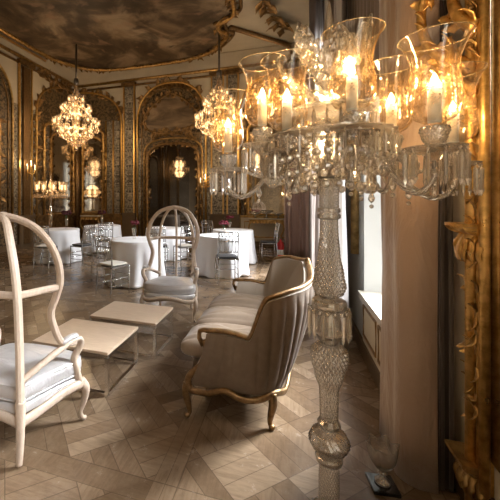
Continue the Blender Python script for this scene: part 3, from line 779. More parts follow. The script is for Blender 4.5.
# ------------------------------------------------------------------ settee
sf = empty('settee', 'curved velvet settee with gilt wood frame standing behind the lamp', 'settee', (-.25,2.9,0))
SO = Vector((-.25,2.9,0))
E0, E1 = 2.17, 3.64
plan = [(-.50,E0),(-.40,E0),(-.29,E0+.0),(-.14,E0+.03),(-.055,E0+.12),(-.015,E0+.27),(0,E0+.5),(0,(E0+E1)/2),(0,E1-.5),(-.015,E1-.27),(-.055,E1-.12),(-.14,E1-.03),(-.29,E1),(-.40,E1),(-.50,E1)]
pp = spline([(x,y,0) for x,y in plan], 10); npp = len(pp)
Ls = [0]
for a, b_ in zip(pp, pp[1:]): Ls.append(Ls[-1]+(b_-a).length)
def ztop(u):
    d_ = min(u, 1-u)*Ls[-1]
    if d_ < .26: return .60 - .012*d_/.26 + .012*math.sin(d_/.26*PI)
    if d_ < .37:
        t_ = (d_-.26)/.11; t_ = t_*t_*(3-2*t_); return .588 + .262*t_
    if d_ < .52: t_ = (d_-.37)/.15; return .85 + .035*(1-(1-t_)**2)
    t_ = min(1, (d_-.52)/.5); return .885 + .055*t_*t_*(3-2*t_)
def sweep(u, v):
    # the arm panels sweep forward towards the floor
    d_ = min(u,1-u)*Ls[-1]; w_ = max(0, 1-d_/.3)
    return Vector((-.12*w_*(1-v)**1.5, 0, 0))
def frame_at(i):
    a = pp[max(i-1,0)]; b_ = pp[min(i+1,npp-1)]; tg = (b_-a).normalized(); return Vector((tg.y, -tg.x, 0))
def flare(u):
    d_ = min(u,1-u)*Ls[-1]; return .03 + .15*min(1, max(0,(d_-.2)/.5))
def sp_out(i, v):
    u = Ls[i]/Ls[-1]; n_ = frame_at(i); z0 = .225; z1 = ztop(u)-.012
    z = z0 + (z1-z0)*v
    bul = flare(u)*v**1.3 + .03*math.sin(v*PI)
    rib = .02*math.sqrt(abs(math.sin(Ls[i]/.062*PI)))*min(1, max(.25, (min(u,1-u)*Ls[-1]-.2)/.15))
    return pp[i] + sweep(u, v) + n_*(bul+rib*min(1,6*v,6*(1-v))) + Vector((0,0,z))
def sp_in(i, v):
    u = Ls[i]/Ls[-1]; n_ = frame_at(i); z0 = .28; z1 = ztop(u)-.012
    return pp[i] + sweep(u, v) + n_*(flare(u)*v**1.3 - .07 - .035*math.sin(v*PI)) + Vector((0,0,z0+(z1-z0)*v))
def shell(fn, flip):
    # finer sampling along the path for the ribs
    nv = 16; vs = []; fs = []
    for j in range(nv+1):
        for i in range(npp): vs.append(fn(i, j/nv) - SO)
    for j in range(nv):
        for i in range(npp-1):
            a = j*npp+i; q = (a, a+1, a+npp+1, a+npp); fs.append(q if not flip else q[::-1])
    return vs, fs
# denser path
pp = spline([(x,y,0) for x,y in plan], 26); npp = len(pp); Ls = [0]
for a, b_ in zip(pp, pp[1:]): Ls.append(Ls[-1]+(b_-a).length)
vs, fs = shell(sp_out, False); ob = MB().add(vs, fs)
# close top and arm fronts between outer and inner skins
v2, f2 = shell(sp_in, True)
ob.build('outer_upholstery', M['velvet'], sf)
ib = MB().add(v2, f2)
tb = MB()
nv = 16
edge_o = [sp_out(i,1)-SO for i in range(npp)]; edge_i = [sp_in(i,1)-SO for i in range(npp)]
ib.add(edge_o+edge_i, [(i, i+1, npp+i+1, npp+i) for i in range(npp-1)])
for i in (0, npp-1):
    a = [sp_out(i, j/nv)-SO for j in range(nv+1)]; b_ = [sp_in(i, j/nv)-SO for j in range(nv+1)]
    ib.add(a+b_, [(j, j+1, nv+1+j+1, nv+1+j) for j in range(nv)])
ib.build('inner_upholstery', M['sofa_inner'], sf)
# gilt top rail following the shell, arm fronts, apron
rail = []
for i in range(npp):
    u = Ls[i]/Ls[-1]; n_ = frame_at(i); rail.append(pp[i] + n_*(flare(u)-.03) + Vector((0,0,ztop(u))) - SO)
sb = [0]*len(rail)
pre = [rail[0]+Vector((-.03,0,-.10)), rail[0]+Vector((-.055,0,-.05)), rail[0]+Vector((-.05,0,-.008)), rail[0]+Vector((-.02,0,.002))]
post = [rail[-1]+Vector((-.02,0,.002)), rail[-1]+Vector((-.05,0,-.008)), rail[-1]+Vector((-.055,0,-.05)), rail[-1]+Vector((-.03,0,-.10))]
tr = MB().tube(pre+rail+post, .018, 8, flat=(1.4,.85))
tro = tr.build('top_rail', M['gilt_wood'], sf)
cm = MB()
for fr_ in (.5,):
    i = int(fr_*(npp-1)); u = Ls[i]/Ls[-1]
    for k in range(6):
        j = min(npp-2, max(1, i+int((k-2.5)*4))); d_ = (rail[j+1]-rail[j-1]).normalized()
        cm.leaf(rail[j]+Vector((0,0,.012)), d_*(1 if k < 3 else -1)+Vector((0,0,.35)), (0,0,1), .07, .04, .9, 5)
    cm.ball(rail[i]+Vector((0,0,.03)), .018, 8, 6)
cm.build('carved_foliage', M['gilt_wood'], tro)
for s, e in ((1,E0),(-1,E1)):
    am = spline([(-.525,e,.535),(-.505,e+.0,.49),(-.49,e,.44),(-.53,e,.375),(-.60,e,.31),(-.63,e,.26),(-.62,e,.2)], 6)
    MB().tube([p-SO for p in am], .02, 8, flat=(1,1.2)).build('arm_front', M['gilt_wood'], sf)
# apron: along the near end, back, far end and front
def wav(p, q, n_, amp, z=.205, k=2):
    return [Vector(p).lerp(Vector(q), i/n_) + Vector((0,0,z - amp*math.cos(i/n_*TAU*k/2)*.5)) - SO for i in range(n_+1)]
ap = MB()
side = [pp[i]+frame_at(i)*.012 for i in range(npp)]
fullp = [Vector((-.64,E0-.005,0))] + side + [Vector((-.64,E1+.005,0))]
kk = len(fullp)
ap.tube([p + Vector((0,0,.212 - .018*math.cos(i/kk*TAU*6))) - SO for i, p in enumerate(fullp)], .017, 8, flat=(.8,1.3))
ap.tube(wav((-.64,E0,0),(-.64,E1,0), 40, .04, .212, 6), .018, 8, flat=(.8,1.35))
ap.build('apron', M['gilt_wood'], sf)
for (x, y, dx, dy) in ((-.635,E0+.01,-.3,-.2),(-.635,E1-.01,-.3,.2),(-.635,(E0+E1)/2,-.4,0),(-.10,E0+.06,.4,-.35),(-.10,E1-.06,.4,.35)):
    d_ = Vector((dx,dy,0)).normalized()
    lg = spline([Vector((x,y,.225)), Vector((x,y,.17))+d_*.014, Vector((x,y,.09))-d_*.004, Vector((x,y,.035))-d_*.012, Vector((x,y,.014))+d_*.006], 6)
    n_ = len(lg)
    lm = MB().tube([p-SO for p in lg], [.034-.019*min(1,i/(n_*.75)) for i in range(n_)], 10)
    lm.ball(Vector((x,y,.018))+d_*.004-SO, .02, 10, 6, (1.1,1.1,.85)); lm.build('leg', M['gilt_wood'], sf)
MB().rbox((-.655-SO.x, E0+.06-SO.y, .225), (-.02-SO.x, E1-.06-SO.y, .335), pw=8).build('seat_deck', M['velvet'], sf)
w_ = (E1-E0-.17)/3
for k in range(3):
    y0 = E0+.085+k*w_
    def cush(u, v, y0=y0):
        th = u*TAU; ph = -PI/2+PI*v
        def q(t_, e): return math.copysign(abs(t_)**e, t_)
        cx, cy = q(math.cos(ph),.45)*q(math.cos(th),.3), q(math.cos(ph),.45)*q(math.sin(th),.3); cz = q(math.sin(ph),.75)
        x = -.385+.35*cx; y = y0+w_/2+(w_/2-.004)*cy
        top = max(0, cz)
        z = .40 + .062*cz + top*.05*(1-cx*cx)*(1-cy*cy) + top*.016*math.sqrt(abs(math.sin((y-y0)/w_*PI*6)))
        return Vector((x,y,z))-SO
    MB().grid(cush, 160, 40, True).build('seat_cushion', M['cushion_velvet'], sf)
# ------------------------------------------------------------------ dining tables under cloths
def dining(label_t, label_c, X, D, r=.47, h=.75, mat='cloth_white', seed=1):
    p = c2r(X, D)
    t = empty('dining_table', label_t, 'table', (p.x,p.y,0), 0, 'round dining tables')
    MB().lathe([(0,h-.035),(r-.015,h-.035),(r-.012,h-.01),(0,h-.01)], n=32).build('table_top', M['dado_brown'], t)
    MB().lathe([(.04,.04),(.045,.3),(.03,.5),(.05,h-.035)], n=14).build('pedestal', M['dado_brown'], t)
    MB().lathe([(0,0),(.24,0),(.22,.03),(.05,.05),(0,.05)], n=20).build('base', M['dado_brown'], t)
    n, nv = 120, 22; rr = random.Random(seed); a0 = rr.uniform(0,6); vs = []; fs = []
    levels = [(k/4*(r-.01), 0) for k in range(1,5)] + [(r, -.008)] + [(r, -.02-(h-.03)*((k+1)/nv)) for k in range(nv)]
    vs.append((0,0,h+.002))
    for (q, dz) in levels:
        for i in range(n):
            a = TAU*i/n; dd = max(0, -dz-.02)/h
            fold = .5+.5*math.sin(a*9+a0+.6*math.sin(a*2+seed)); fold = fold*.7+.3*(.5+.5*math.sin(a*17+a0*2))
            rad = q + dd*(.022+.085*fold) + .01*noise.noise(Vector((math.cos(a)*2, math.sin(a)*2, dz*3+seed)))*dd*2
            vs.append((rad*math.cos(a), rad*math.sin(a), max(.006, h+.002+dz + (.012*math.sin(a*4+a0) if dd > .9 else 0))))
    for i in range(n): fs.append((0, 1+i, 1+(i+1) % n))
    for j in range(len(levels)-1):
        for i in range(n): a = 1+j*n+i; b_ = 1+j*n+(i+1) % n; fs.append((a, a+n, b_+n, b_))
    o = MB().add(vs, fs).build('tablecloth', M[mat], loc=(p.x,p.y,0))
    md = o.modifiers.new('cloth','SOLIDIFY'); md.thickness = .003; md.offset = 1
    tag(o, label_c, 'tablecloth', 'floor-length tablecloths')
TABLES = [(-.694,6.05,'behind the dome armchair facing us',.47,'cloth_white'),(-2.79,8.15,'with the tall crystal candelabrum behind it',.48,'cloth_white'),
          (-1.98,9.35,'second back, beyond the candelabrum table',.48,'cloth_white'),(-.25,8.5,'before the mirror door, half hidden',.47,'cloth_white'),
          (.92,6.75,'just beyond the settee',.47,'cloth_white'),(1.36,8.0,'by the cream dado, behind the one near the settee',.47,'cloth_white')]
for i, (X, D, w, r, mt) in enumerate(TABLES):
    dining('round dining table under white linen '+w, 'white floor-length cloth over the table '+w, X, D, r, .75, mt, i+1)

# ------------------------------------------------------------------ slim silver banquet chairs
def banquet(mat_pad):
    t = empty('banquet_chair', '', 'chair', (0,0,0), 0, 'slim silver banquet chairs around the dining tables')
    m_ = M['silver']; w, d = .175, .17
    for s in (1,-1):
        MB().tube([(s*w,d,.0),(s*w,d,.43)], .011, 8).build('leg', m_, t)
        MB().tube(spline([(s*w*.95,-d-.03,0),(s*w*.95,-d,.43),(s*w*.95,-d-.02,.7),(s*w*.95,-d-.06,.9)], 5), .011, 8).build('leg', m_, t)
    st = MB()
    for zz in (.16,.26):
        for s in (1,-1): st.tube([(s*w*.97,-d,zz),(s*w,d,zz)], .007, 6)
        st.tube([(-w,d,zz+.03),(w,d,zz+.03)], .007, 6)
    st.build('stretcher', m_, t)
    MB().box((-w-.012,-d-.012,.425),(w+.012,d+.012,.447)).build('seat', m_, t)
    MB().rbox((-w,-d+.01,.447),(w,d,.485), pw=6).build('seat_pad', M[mat_pad], t)
    bk = MB()
    for zz, y in ((.9,-d-.06),(.84,-d-.05),(.74,-d-.03),(.56,-d-.01)): bk.tube([(-w*.95,y,zz),(w*.95,y,zz)], .009, 6)
    for k in range(5):
        x = (-2+k)*.062
        bk.tube([(x,-d-.01,.56),(x,-d-.03,.74)], .006, 6); bk.tube([(x,-d-.03,.74),(x+.02,-d-.05,.84)], .005, 6)
        bk.ball((x,-d-.03,.74), .012, 6, 5); bk.ball((x,-d-.05,.87), .014, 6, 5)
    bk.build('back_rest', m_, t)
    return t
CH = [(-.96,5.28,(.62,.78),'pad_cream','silver banquet chair with cream pad drawn up to the table behind the facing armchair'),
      (.91,5.98,(.0,1),'pad_dark','silver banquet chair with dark pad, back to us, at the table beyond the settee'),
      (-2.06,7.55,(-.85,.5),'pad_dark','dark-padded silver banquet chair at the candelabrum table, facing it sideways'),
      (-2.78,7.3,(.1,1),'pad_cream','cream-padded silver banquet chair in front of the candelabrum table'),
      (-1.72,8.35,(-.3,1),'pad_dark','dark-padded silver banquet chair tucked to the second table back'),
      (-.35,7.35,(.1,.9),'pad_dark','dark-padded silver banquet chair seen through the dome of the facing armchair'),
      (.2,7.4,(-.35,.8),'pad_cream','cream-padded silver banquet chair just beside the dome of the facing armchair'),
      (2.22,8.1,(-1,.1),'pad_dark','dark-padded silver banquet chair beside the fire extinguisher, turned to the table'),
      (.95,8.75,(.45,-.8),'pad_cream','cream-padded silver banquet chair behind the cream-dado table, back against the end wall'),
      (-1.35,6.55,(.8,-.5),'pad_cream','cream-padded silver banquet chair on the far side of the table behind the armchair')]
protos = {}
for (X, D, f, pad, lab) in CH:
    if pad not in protos: protos[pad] = o = banquet(pad)
    else: o = copy_tree(protos[pad])
    q = c2r(X, D); o.location = (q.x, q.y, 0); o.rotation_euler = (0,0,heading(*f)); o['label'] = lab

# ------------------------------------------------------------------ flowers on the tables
def vase_with_flowers(X, D, z, lv, lb, mat='flower_red', seed=1, hv=.2, rb=.085):
    q = c2r(X, D)
    v = MB().lathe([(.0,0),(.035,0),(.03,.02),(.024,.06),(.04,hv*.75),(.046,hv),(.042,hv),(.02,.07),(.0,.06)], n=20, cap=False).build('flower_vase', M['clear_glass'], loc=(q.x,q.y,z))
    tag(v, lv, 'vase', 'glass vases on the dining tables')
    r_ = random.Random(seed); t = empty('bouquet', lb, 'flowers', (q.x,q.y,z+hv-.06), 0, 'dark red bouquets on the dining tables')
    b_ = MB()
    for k in range(16):
        a, e_ = r_.uniform(0,TAU), r_.uniform(0,1)
        c = Vector((math.cos(a)*rb*.75*math.sqrt(1-e_*e_*.5), math.sin(a)*rb*.75, .06+rb*.75+rb*.6*e_))
        for p in range(6):
            aa = TAU*p/6; b_.leaf(c, (math.cos(aa),math.sin(aa),.5), (0,0,1), rb*.42, rb*.34, 1.8, 4)
        b_.ball(c+Vector((0,0,.012)), rb*.2, 7, 5)
    b_.build('bloom', M[mat], t)
    s_ = MB()
    for k in range(6): a = k*1.05; s_.tube([(math.cos(a)*.005,math.sin(a)*.005,.09-(hv-.06)),(math.cos(a)*.022,math.sin(a)*.022,.06+rb*.75)], .003, 5)
    s_.build('stem', M['leaf_green'], t)
vase_with_flowers(-.72,6.0,.754,'small glass vase on the table behind the facing armchair','red bouquet on the table behind the facing armchair',seed=1)
vase_with_flowers(.99,6.9,.754,'small glass vase on the table beyond the settee','red bouquet on the table beyond the settee',seed=2, hv=.12, rb=.1)
vase_with_flowers(1.3,8.05,.754,'small glass vase on the table by the cream dado','red bouquet on the table by the cream dado',seed=3, hv=.17, rb=.1)
vase_with_flowers(-2.65,8.3,.754,'glass vase on the candelabrum table','dark red bouquet on the candelabrum table', 'flower_dark', 4, .24, .13)
vase_with_flowers(-2.02,9.4,.754,'glass vase on the second table back','dark red bouquet on the second table back', 'flower_dark', 5, .22, .12)

# consoles against the far mirrors with silver dishes
def console(label, s0, s1, mat='gilt_old'):
    w = s1-s0; t = empty('console_table', label, 'console', ((s0+s1)/2, YF-.27, 0))
    MB().rbox((-w/2,-.16,.86),(w/2,.16,.9), pw=12).build('table_top', M['marble'], t)
    f = MB().box((-w/2+.03,-.13,.76),(w/2-.03,.15,.86))
    for k in range(int(w/.1)): f.leaf((-w/2+.08+k*.1,-.14,.83), (0,-.2,-1), (0,-1,0), .11, .06, 1.2, 5)
    f.build('apron', M[mat], t)
    for s in (1,-1):
        MB().tube(spline([(s*(w/2-.06),-.11,.78),(s*(w/2-.02),-.13,.6),(s*(w/2-.12),-.05,.3),(s*(w/2-.08),-.1,.05),(s*(w/2-.05),-.12,.02)], 6), .026, 8).build('leg', M[mat], t)
console('gilt console table under the pale mirror near the rose curtain', -1.15, -.1)
console('gilt console table under the narrow corner mirror on the end wall', -7.1, -6.3)
def dish(x, label, sc=1.0):
    o = MB().lathe([(.0,0),(.06,0),(.05,.012),(.015,.03),(.015,.08),(.05,.1),(.13,.13),(.14,.15),(.12,.14),(.02,.11),(.0,.11)], n=24).build('footed_dish', M['silver'], loc=(x,YF-.28,.9))
    o.scale = (sc,sc,sc); tag(o, label, 'dish', 'silver dishes on the console')
dish(-.95, 'silver footed dish on the console by the rose curtain, towards the mirror arch'); dish(-.62, 'larger silver footed dish in the middle of the console by the rose curtain', 1.5); dish(-.28, 'silver footed dish on the console end next to the rose curtain')

# red fire extinguisher by the far curtain
q = c2r(2.5, 8.05)
t = empty('fire_extinguisher', 'red fire extinguisher standing before the rose curtain', 'fire extinguisher', (q.x,q.y,0))
MB().lathe([(0,0),(.07,0),(.078,.02),(.078,.38),(.06,.45),(.025,.48),(.025,.52),(0,.52)], n=20).build('cylinder_body', M['ext_red'], t)
MB().lathe([(.0795,.16),(.0795,.28)], n=20, cap=False).build('label_band', M['paint_white'], t)
MB().tube([(0,0,.52),(0,.0,.55),(-.03,.0,.57),(-.09,0,.59)], .012, 8).build('handle', M['dark_metal'], t)
MB().tube(spline([(.02,0,.53),(.09,0,.5),(.1,0,.3),(.09,0,.12)], 5), .01, 8).build('hose', M['dark_metal'], t)

# ------------------------------------------------------------------ lights helper
def point(name, loc, w, color=(1,.72,.42), rad=.03):
    l = bpy.data.lights.new(name, 'POINT'); l.energy = w; l.color = color; l.shadow_soft_size = rad
    o = bpy.data.objects.new(name, l); col.objects.link(o); o.location = loc; return o

# ------------------------------------------------------------------ crystal chandeliers
def chandelier(label, loc, top):
    t = empty('chandelier', label, 'chandelier', loc, 0, 'crystal chandeliers hung from the painted ceiling')
    MB().tube([(0,0,.8),(0,0,top-loc[2])], .028, 8).lathe([(.028,.9),(.06,.92),(.075,1.0),(.06,1.08),(.028,1.1)], n=12).build('rod', M['dark_metal'], t)
    MB().lathe([(.02,-.95),(.05,-.8),(.07,-.52),(.05,-.4),(.11,-.25),(.06,-.1),(.05,.1),(.09,.25),(.05,.4),(.08,.55),(.04,.7),(.07,.78),(.03,.86)], n=14).build('stem', M['far_crystal'], t)
    am = MB(); shades = []; cand = []
    for (n_, r_, z_, a0) in ((14,.64,-.30,0),(10,.44,-.5,.2),(10,.42,.12,.1),(6,.22,.38,0)):
        for k in range(n_):
            a = a0+TAU*k/n_; ca, sa = math.cos(a), math.sin(a)
            am.tube([(x*ca, x*sa, z) for x, z in ((.05,z_-.02),(r_*.4,z_-.12),(r_*.75,z_-.13),(r_,z_-.02))], .012, 6)
            shades.append((r_*ca, r_*sa, z_))
    am.build('arm', M['far_crystal'], t)
    for (x, y, z) in shades:
        s = MB().lathe([(.03,0),(.058,.04),(.062,.09),(.05,.13),(.072,.17)], (x,y,z), 10, cap=False).build('glass_shade', M['far_crystal'], t)
        MB().lathe([(0,.04),(.022,.045),(.022,.08),(.012,.11),(0,.13)], (x,y,z), 8).build('flame', M['flame_far'], s)
    # swags and drops of cut crystal
    dr = MB()
    r_ = random.Random(5)
    for (ra, za, rb, zb, n_) in ((.06,.75,.22,.36,12),(.2,.36,.42,.1,16),(.42,.06,.64,-.32,22),(.64,-.35,.3,-.72,22),(.3,-.62,.06,-.92,14)):
        for k in range(n_):
            a = TAU*k/n_
            for i in range(9):
                u = i/8; rr = ra+(rb-ra)*u; zz = za+(zb-za)*u-.07*math.sin(u*PI)
                dr.ball((rr*math.cos(a), rr*math.sin(a), zz), .017, 5, 4, smooth=False)
    for (rr, zz, n_) in ((.66,-.38,28),(.46,-.58,20),(.42,.04,20),(.24,-.74,14),(.12,-.84,10)):
        for k in range(n_):
            a = TAU*k/n_; dr.ball((rr*math.cos(a), rr*math.sin(a), zz-.04), .024, 5, 4, (1,1,2), smooth=False)
    dr.build('crystal_fringe', M['far_crystal'], t)
    MB().ball((0,0,-1.0), .06, 10, 8).build('finial', M['far_crystal'], t)
    for dz in (.05, -.5):
        l = point('chandelier_light', (0,0,dz), 66, rad=.3); l.parent = t
    return t
q = c2r(-2.92, 10.05); ch1 = chandelier('crystal chandelier hanging before the corner arch, whole against its mirrors', (q.x,q.y,3.95), H)
q = c2r(1.22, 9.4)
for (x, y, z, lab) in ((q.x, q.y, 3.95, 'crystal chandelier half hidden by the lamp shades, near the window side'), (-6.85, .2, 3.75, 'crystal chandelier met only as a reflection in the mirror door'), (-1.7, .3, 3.95, 'crystal chandelier overhead, outside the view')):
    c = copy_tree(ch1); c.location = (x, y, z); c['label'] = lab
    if 'overhead' in lab:
        for ch in c.children:
            if ch.type == 'LIGHT': ch.data = ch.data.copy(); ch.data.energy = 22  # unseen chandelier added as warm fill over the foreground

# ------------------------------------------------------------------ the tall floor candelabrum
def spin(fnr, prof, n=64, sub=1): pass
def dense(prof, step=.003):
    out = []
    for (r0,z0),(r1,z1) in zip(prof, prof[1:]):
        k = max(1, int(abs(z1-z0)/step))
        for i in range(k): u = i/k; u2 = u*u*(3-2*u); out.append((r0+(r1-r0)*u2, z0+(z1-z0)*u))
    out.append(prof[-1]); return out
def diamond(nd, zs, amp):
    def f(r, z, a):
        w = abs(math.sin(nd*.5*a + z*zs))*abs(math.sin(nd*.5*a - z*zs))
        return r*(1-amp*1.3) + r*amp*2.0*w
    return f
def flute(nd, amp, tw=0):
    return lambda r, z, a: r*(1-amp*abs(math.cos(nd*.5*(a+tw*z))))
def prism(mb, p, L, w, yaw):
    # one cut drop: small button, hexagonal bar, pointed end
    c, s = math.cos(yaw), math.sin(yaw); p = Vector(p)
    def ring(z, r):
        return [p + Vector((c*x*r - s*y*r*.6, s*x*r + c*y*r*.6, z)) for x, y in [(math.cos(TAU*i/6), math.sin(TAU*i/6)) for i in range(6)]]
    lv = [(-.0,.15*w),(-.006,w*.7),(-.012,.2*w),(-.016,.6*w),(-.022,w),(-.75*L,w*.85),(-.82*L,w*1.15),(-L,.05*w)]
    vs = []; fs = []
    for z, r in lv: vs += ring(z, r)
    for j in range(len(lv)-1):
        for i in range(6): a = j*6+i; b_ = j*6+(i+1)%6; fs.append((a, a+6, b_+6, b_))
    mb.add(vs, fs, False); return mb

CX, CD = .625, 1.38
cw = c2r(CX, CD)
lamp = empty('floor_candelabrum', 'tall cut-crystal floor candelabrum with lit glass shades, close to us before the window', 'floor lamp', (cw.x, cw.y, 0))
CG = M['cut_glass']; CRY = M['crystal']
MB().lathe(dense([(.0,.0),(.19,.0),(.195,.02),(.18,.04),(.12,.055),(.07,.09),(.05,.13),(.08,.16),(.085,.175),(.05,.2),(.038,.215)], .01), n=64, fn=flute(20,.06)).build('base', CG, lamp)
MB().lathe(dense([(.038,.215),(.0385,.30),(.037,.386)]), n=160, fn=diamond(20,130,.065)).build('lower_shaft', CG, lamp)
MB().lathe(dense([(.037,.386),(.052,.393),(.055,.411),(.05,.419),(.036,.427)], .004), n=48, fn=flute(16,.08)).build('collar', CRY, lamp)
MB().lathe(dense([(.036,.427),(.07,.448),(.082,.476),(.07,.505),(.034,.527)], .004), n=72, fn=flute(22,.1,9)).build('knop', CG, lamp)
MB().lathe(dense([(.034,.527),(.043,.535),(.046,.548),(.04,.557),(.034,.566)], .003), n=48, fn=flute(16,.08)).build('collar', CRY, lamp)
MB().lathe(dense([(.034,.566),(.036,.679),(.055,.745),(.071,.81),(.071,.84),(.05,.865),(.036,.872)]), n=180, fn=diamond(22,95,.065)).build('urn', CG, lamp)
MB().lathe(dense([(.036,.872),(.045,.89),(.062,.915),(.05,.94),(.04,1.0),(.066,1.015),(.07,1.03),(.066,1.045),(.036,1.058)], .004), n=60, fn=flute(20,.07)).build('drip_collar', CRY, lamp)
for k in range(13):
    a = TAU*k/13; m_ = MB(); prism(m_, (.076*math.cos(a), .076*math.sin(a), 1.02), .135, .0085, a); m_.build('pendant', CRY, lamp)
bd = MB()
for k in range(16): a = TAU*(k+.5)/16; bd.ball((.07*math.cos(a), .07*math.sin(a), 1.005), .011, 8, 6)
bd.build('bead_ring', CRY, lamp)
MB().lathe(dense([(.036,1.058),(.055,1.075),(.063,1.1),(.055,1.15),(.041,1.23),(.034,1.33),(.033,1.372)]), n=180, fn=diamond(22,110,.065)).build('baluster', CG, lamp)
MB().lathe(dense([(.033,1.372),(.043,1.377),(.043,1.392),(.035,1.397),(.043,1.402),(.042,1.416),(.036,1.42)], .003), n=48, fn=flute(24,.05)).build('collar', CRY, lamp)
MB().lathe(dense([(.036,1.42),(.037,1.54)]), n=160, fn=diamond(20,130,.065)).build('upper_shaft', CG, lamp)
MB().lathe([(.046,1.54),(.045,1.548),(.03,1.60),(.026,1.612),(.03,1.616),(.0,1.618)], n=32).build('metal_cap', M['dark_metal'], lamp)
MB().lathe(dense([(.022,1.618),(.05,1.64),(.075,1.665),(.05,1.69),(.03,1.71),(.045,1.76),(.07,1.80),(.04,1.84),(.03,1.90),(.05,1.94),(.024,1.98),(.02,2.05),(.03,2.075),(.012,2.09)]), n=60, fn=flute(14,.1)).build('hub', CG, lamp)
# spire: a faceted glass obelisk
sp_ = MB(); vs = []; fs = []
lv = [(.0,2.085),(.024,2.09),(.02,2.14),(.011,2.21),(.003,2.255)]
for r_, z in lv: vs += [(r_*math.cos(TAU*i/6), r_*math.sin(TAU*i/6), z) for i in range(6)]
for j in range(len(lv)-1):
    for i in range(6): a = j*6+i; b_ = j*6+(i+1)%6; fs.append((a, b_, b_+6, a+6))
sp_.add(vs, fs, False).build('spire', CRY, lamp)
# frilled glass leaves crowning the hub
for k in range(7):
    a = TAU*k/7+.3; L_ = .17 if k % 2 else .13; zb = 1.86 if k % 2 else 1.97
    def lf(u, v, a=a, L_=L_, zb=zb):
        w = L_*.42*math.sin(PI*min(1,.1+.9*v))**.6
        x = (u-.5)*2; rr = .035+L_*math.sin(v*1.35); z = zb + L_*(1-math.cos(v*1.7)) *.9+ .012*math.sin(v*22+x*3) + .01*math.sin(x*14)*v
        t_ = x*w*(1+.12*math.sin(v*40))
        return Vector((rr*math.cos(a)-t_*math.sin(a), rr*math.sin(a)+t_*math.cos(a), z+.03*x*x))
    o = MB().grid(lf, 18, 24).build('glass_leaf', M['crystal_frill'], lamp); md = o.modifiers.new('thick','SOLIDIFY'); md.thickness = .006

# arms: (offset X, D in camera-aligned directions, flame height above eye level)
ARMS = [(.233,-.256,.40),(.01,-.16,.466),(-.18,-.03,.42),(-.24,.12,.472),(-.363,.298,.38),(.057,.24,.42),(.265,.02,.42),(.47,-.04,.37)]
SHADE = [(.036,0),(.056,.012),(.071,.035),(.077,.065),(.0755,.1),(.07,.14),(.066,.17),(.068,.2),(.077,.23),(.089,.258),(.102,.278)]
def shade_mesh():
    n_, vs, fs = 40, [], []
    p_ = [(r_-.0012, z) for r_, z in SHADE]; full = SHADE + p_[::-1]
    mb = MB()
    mb.lathe(dense(SHADE, .01), n=n_, cap=False)
    me = mb.build("tmp", M["shade_glass"]); d = me.data; bpy.data.objects.remove(me); return d
shade_me = shade_mesh()
rim_ = MB().tube([(SHADE[-1][0]*math.cos(TAU*i/48), SHADE[-1][0]*math.sin(TAU*i/48), SHADE[-1][1]) for i in range(48)], .0016, 6, closed=True).build('tmp', M['rim_gold']); rim_me = rim_.data; bpy.data.objects.remove(rim_)
def link(name, data, parent, loc):
    o = bpy.data.objects.new(name, data); col.objects.link(o); o.parent = parent; o.location = loc; return o
pr_cache = {}
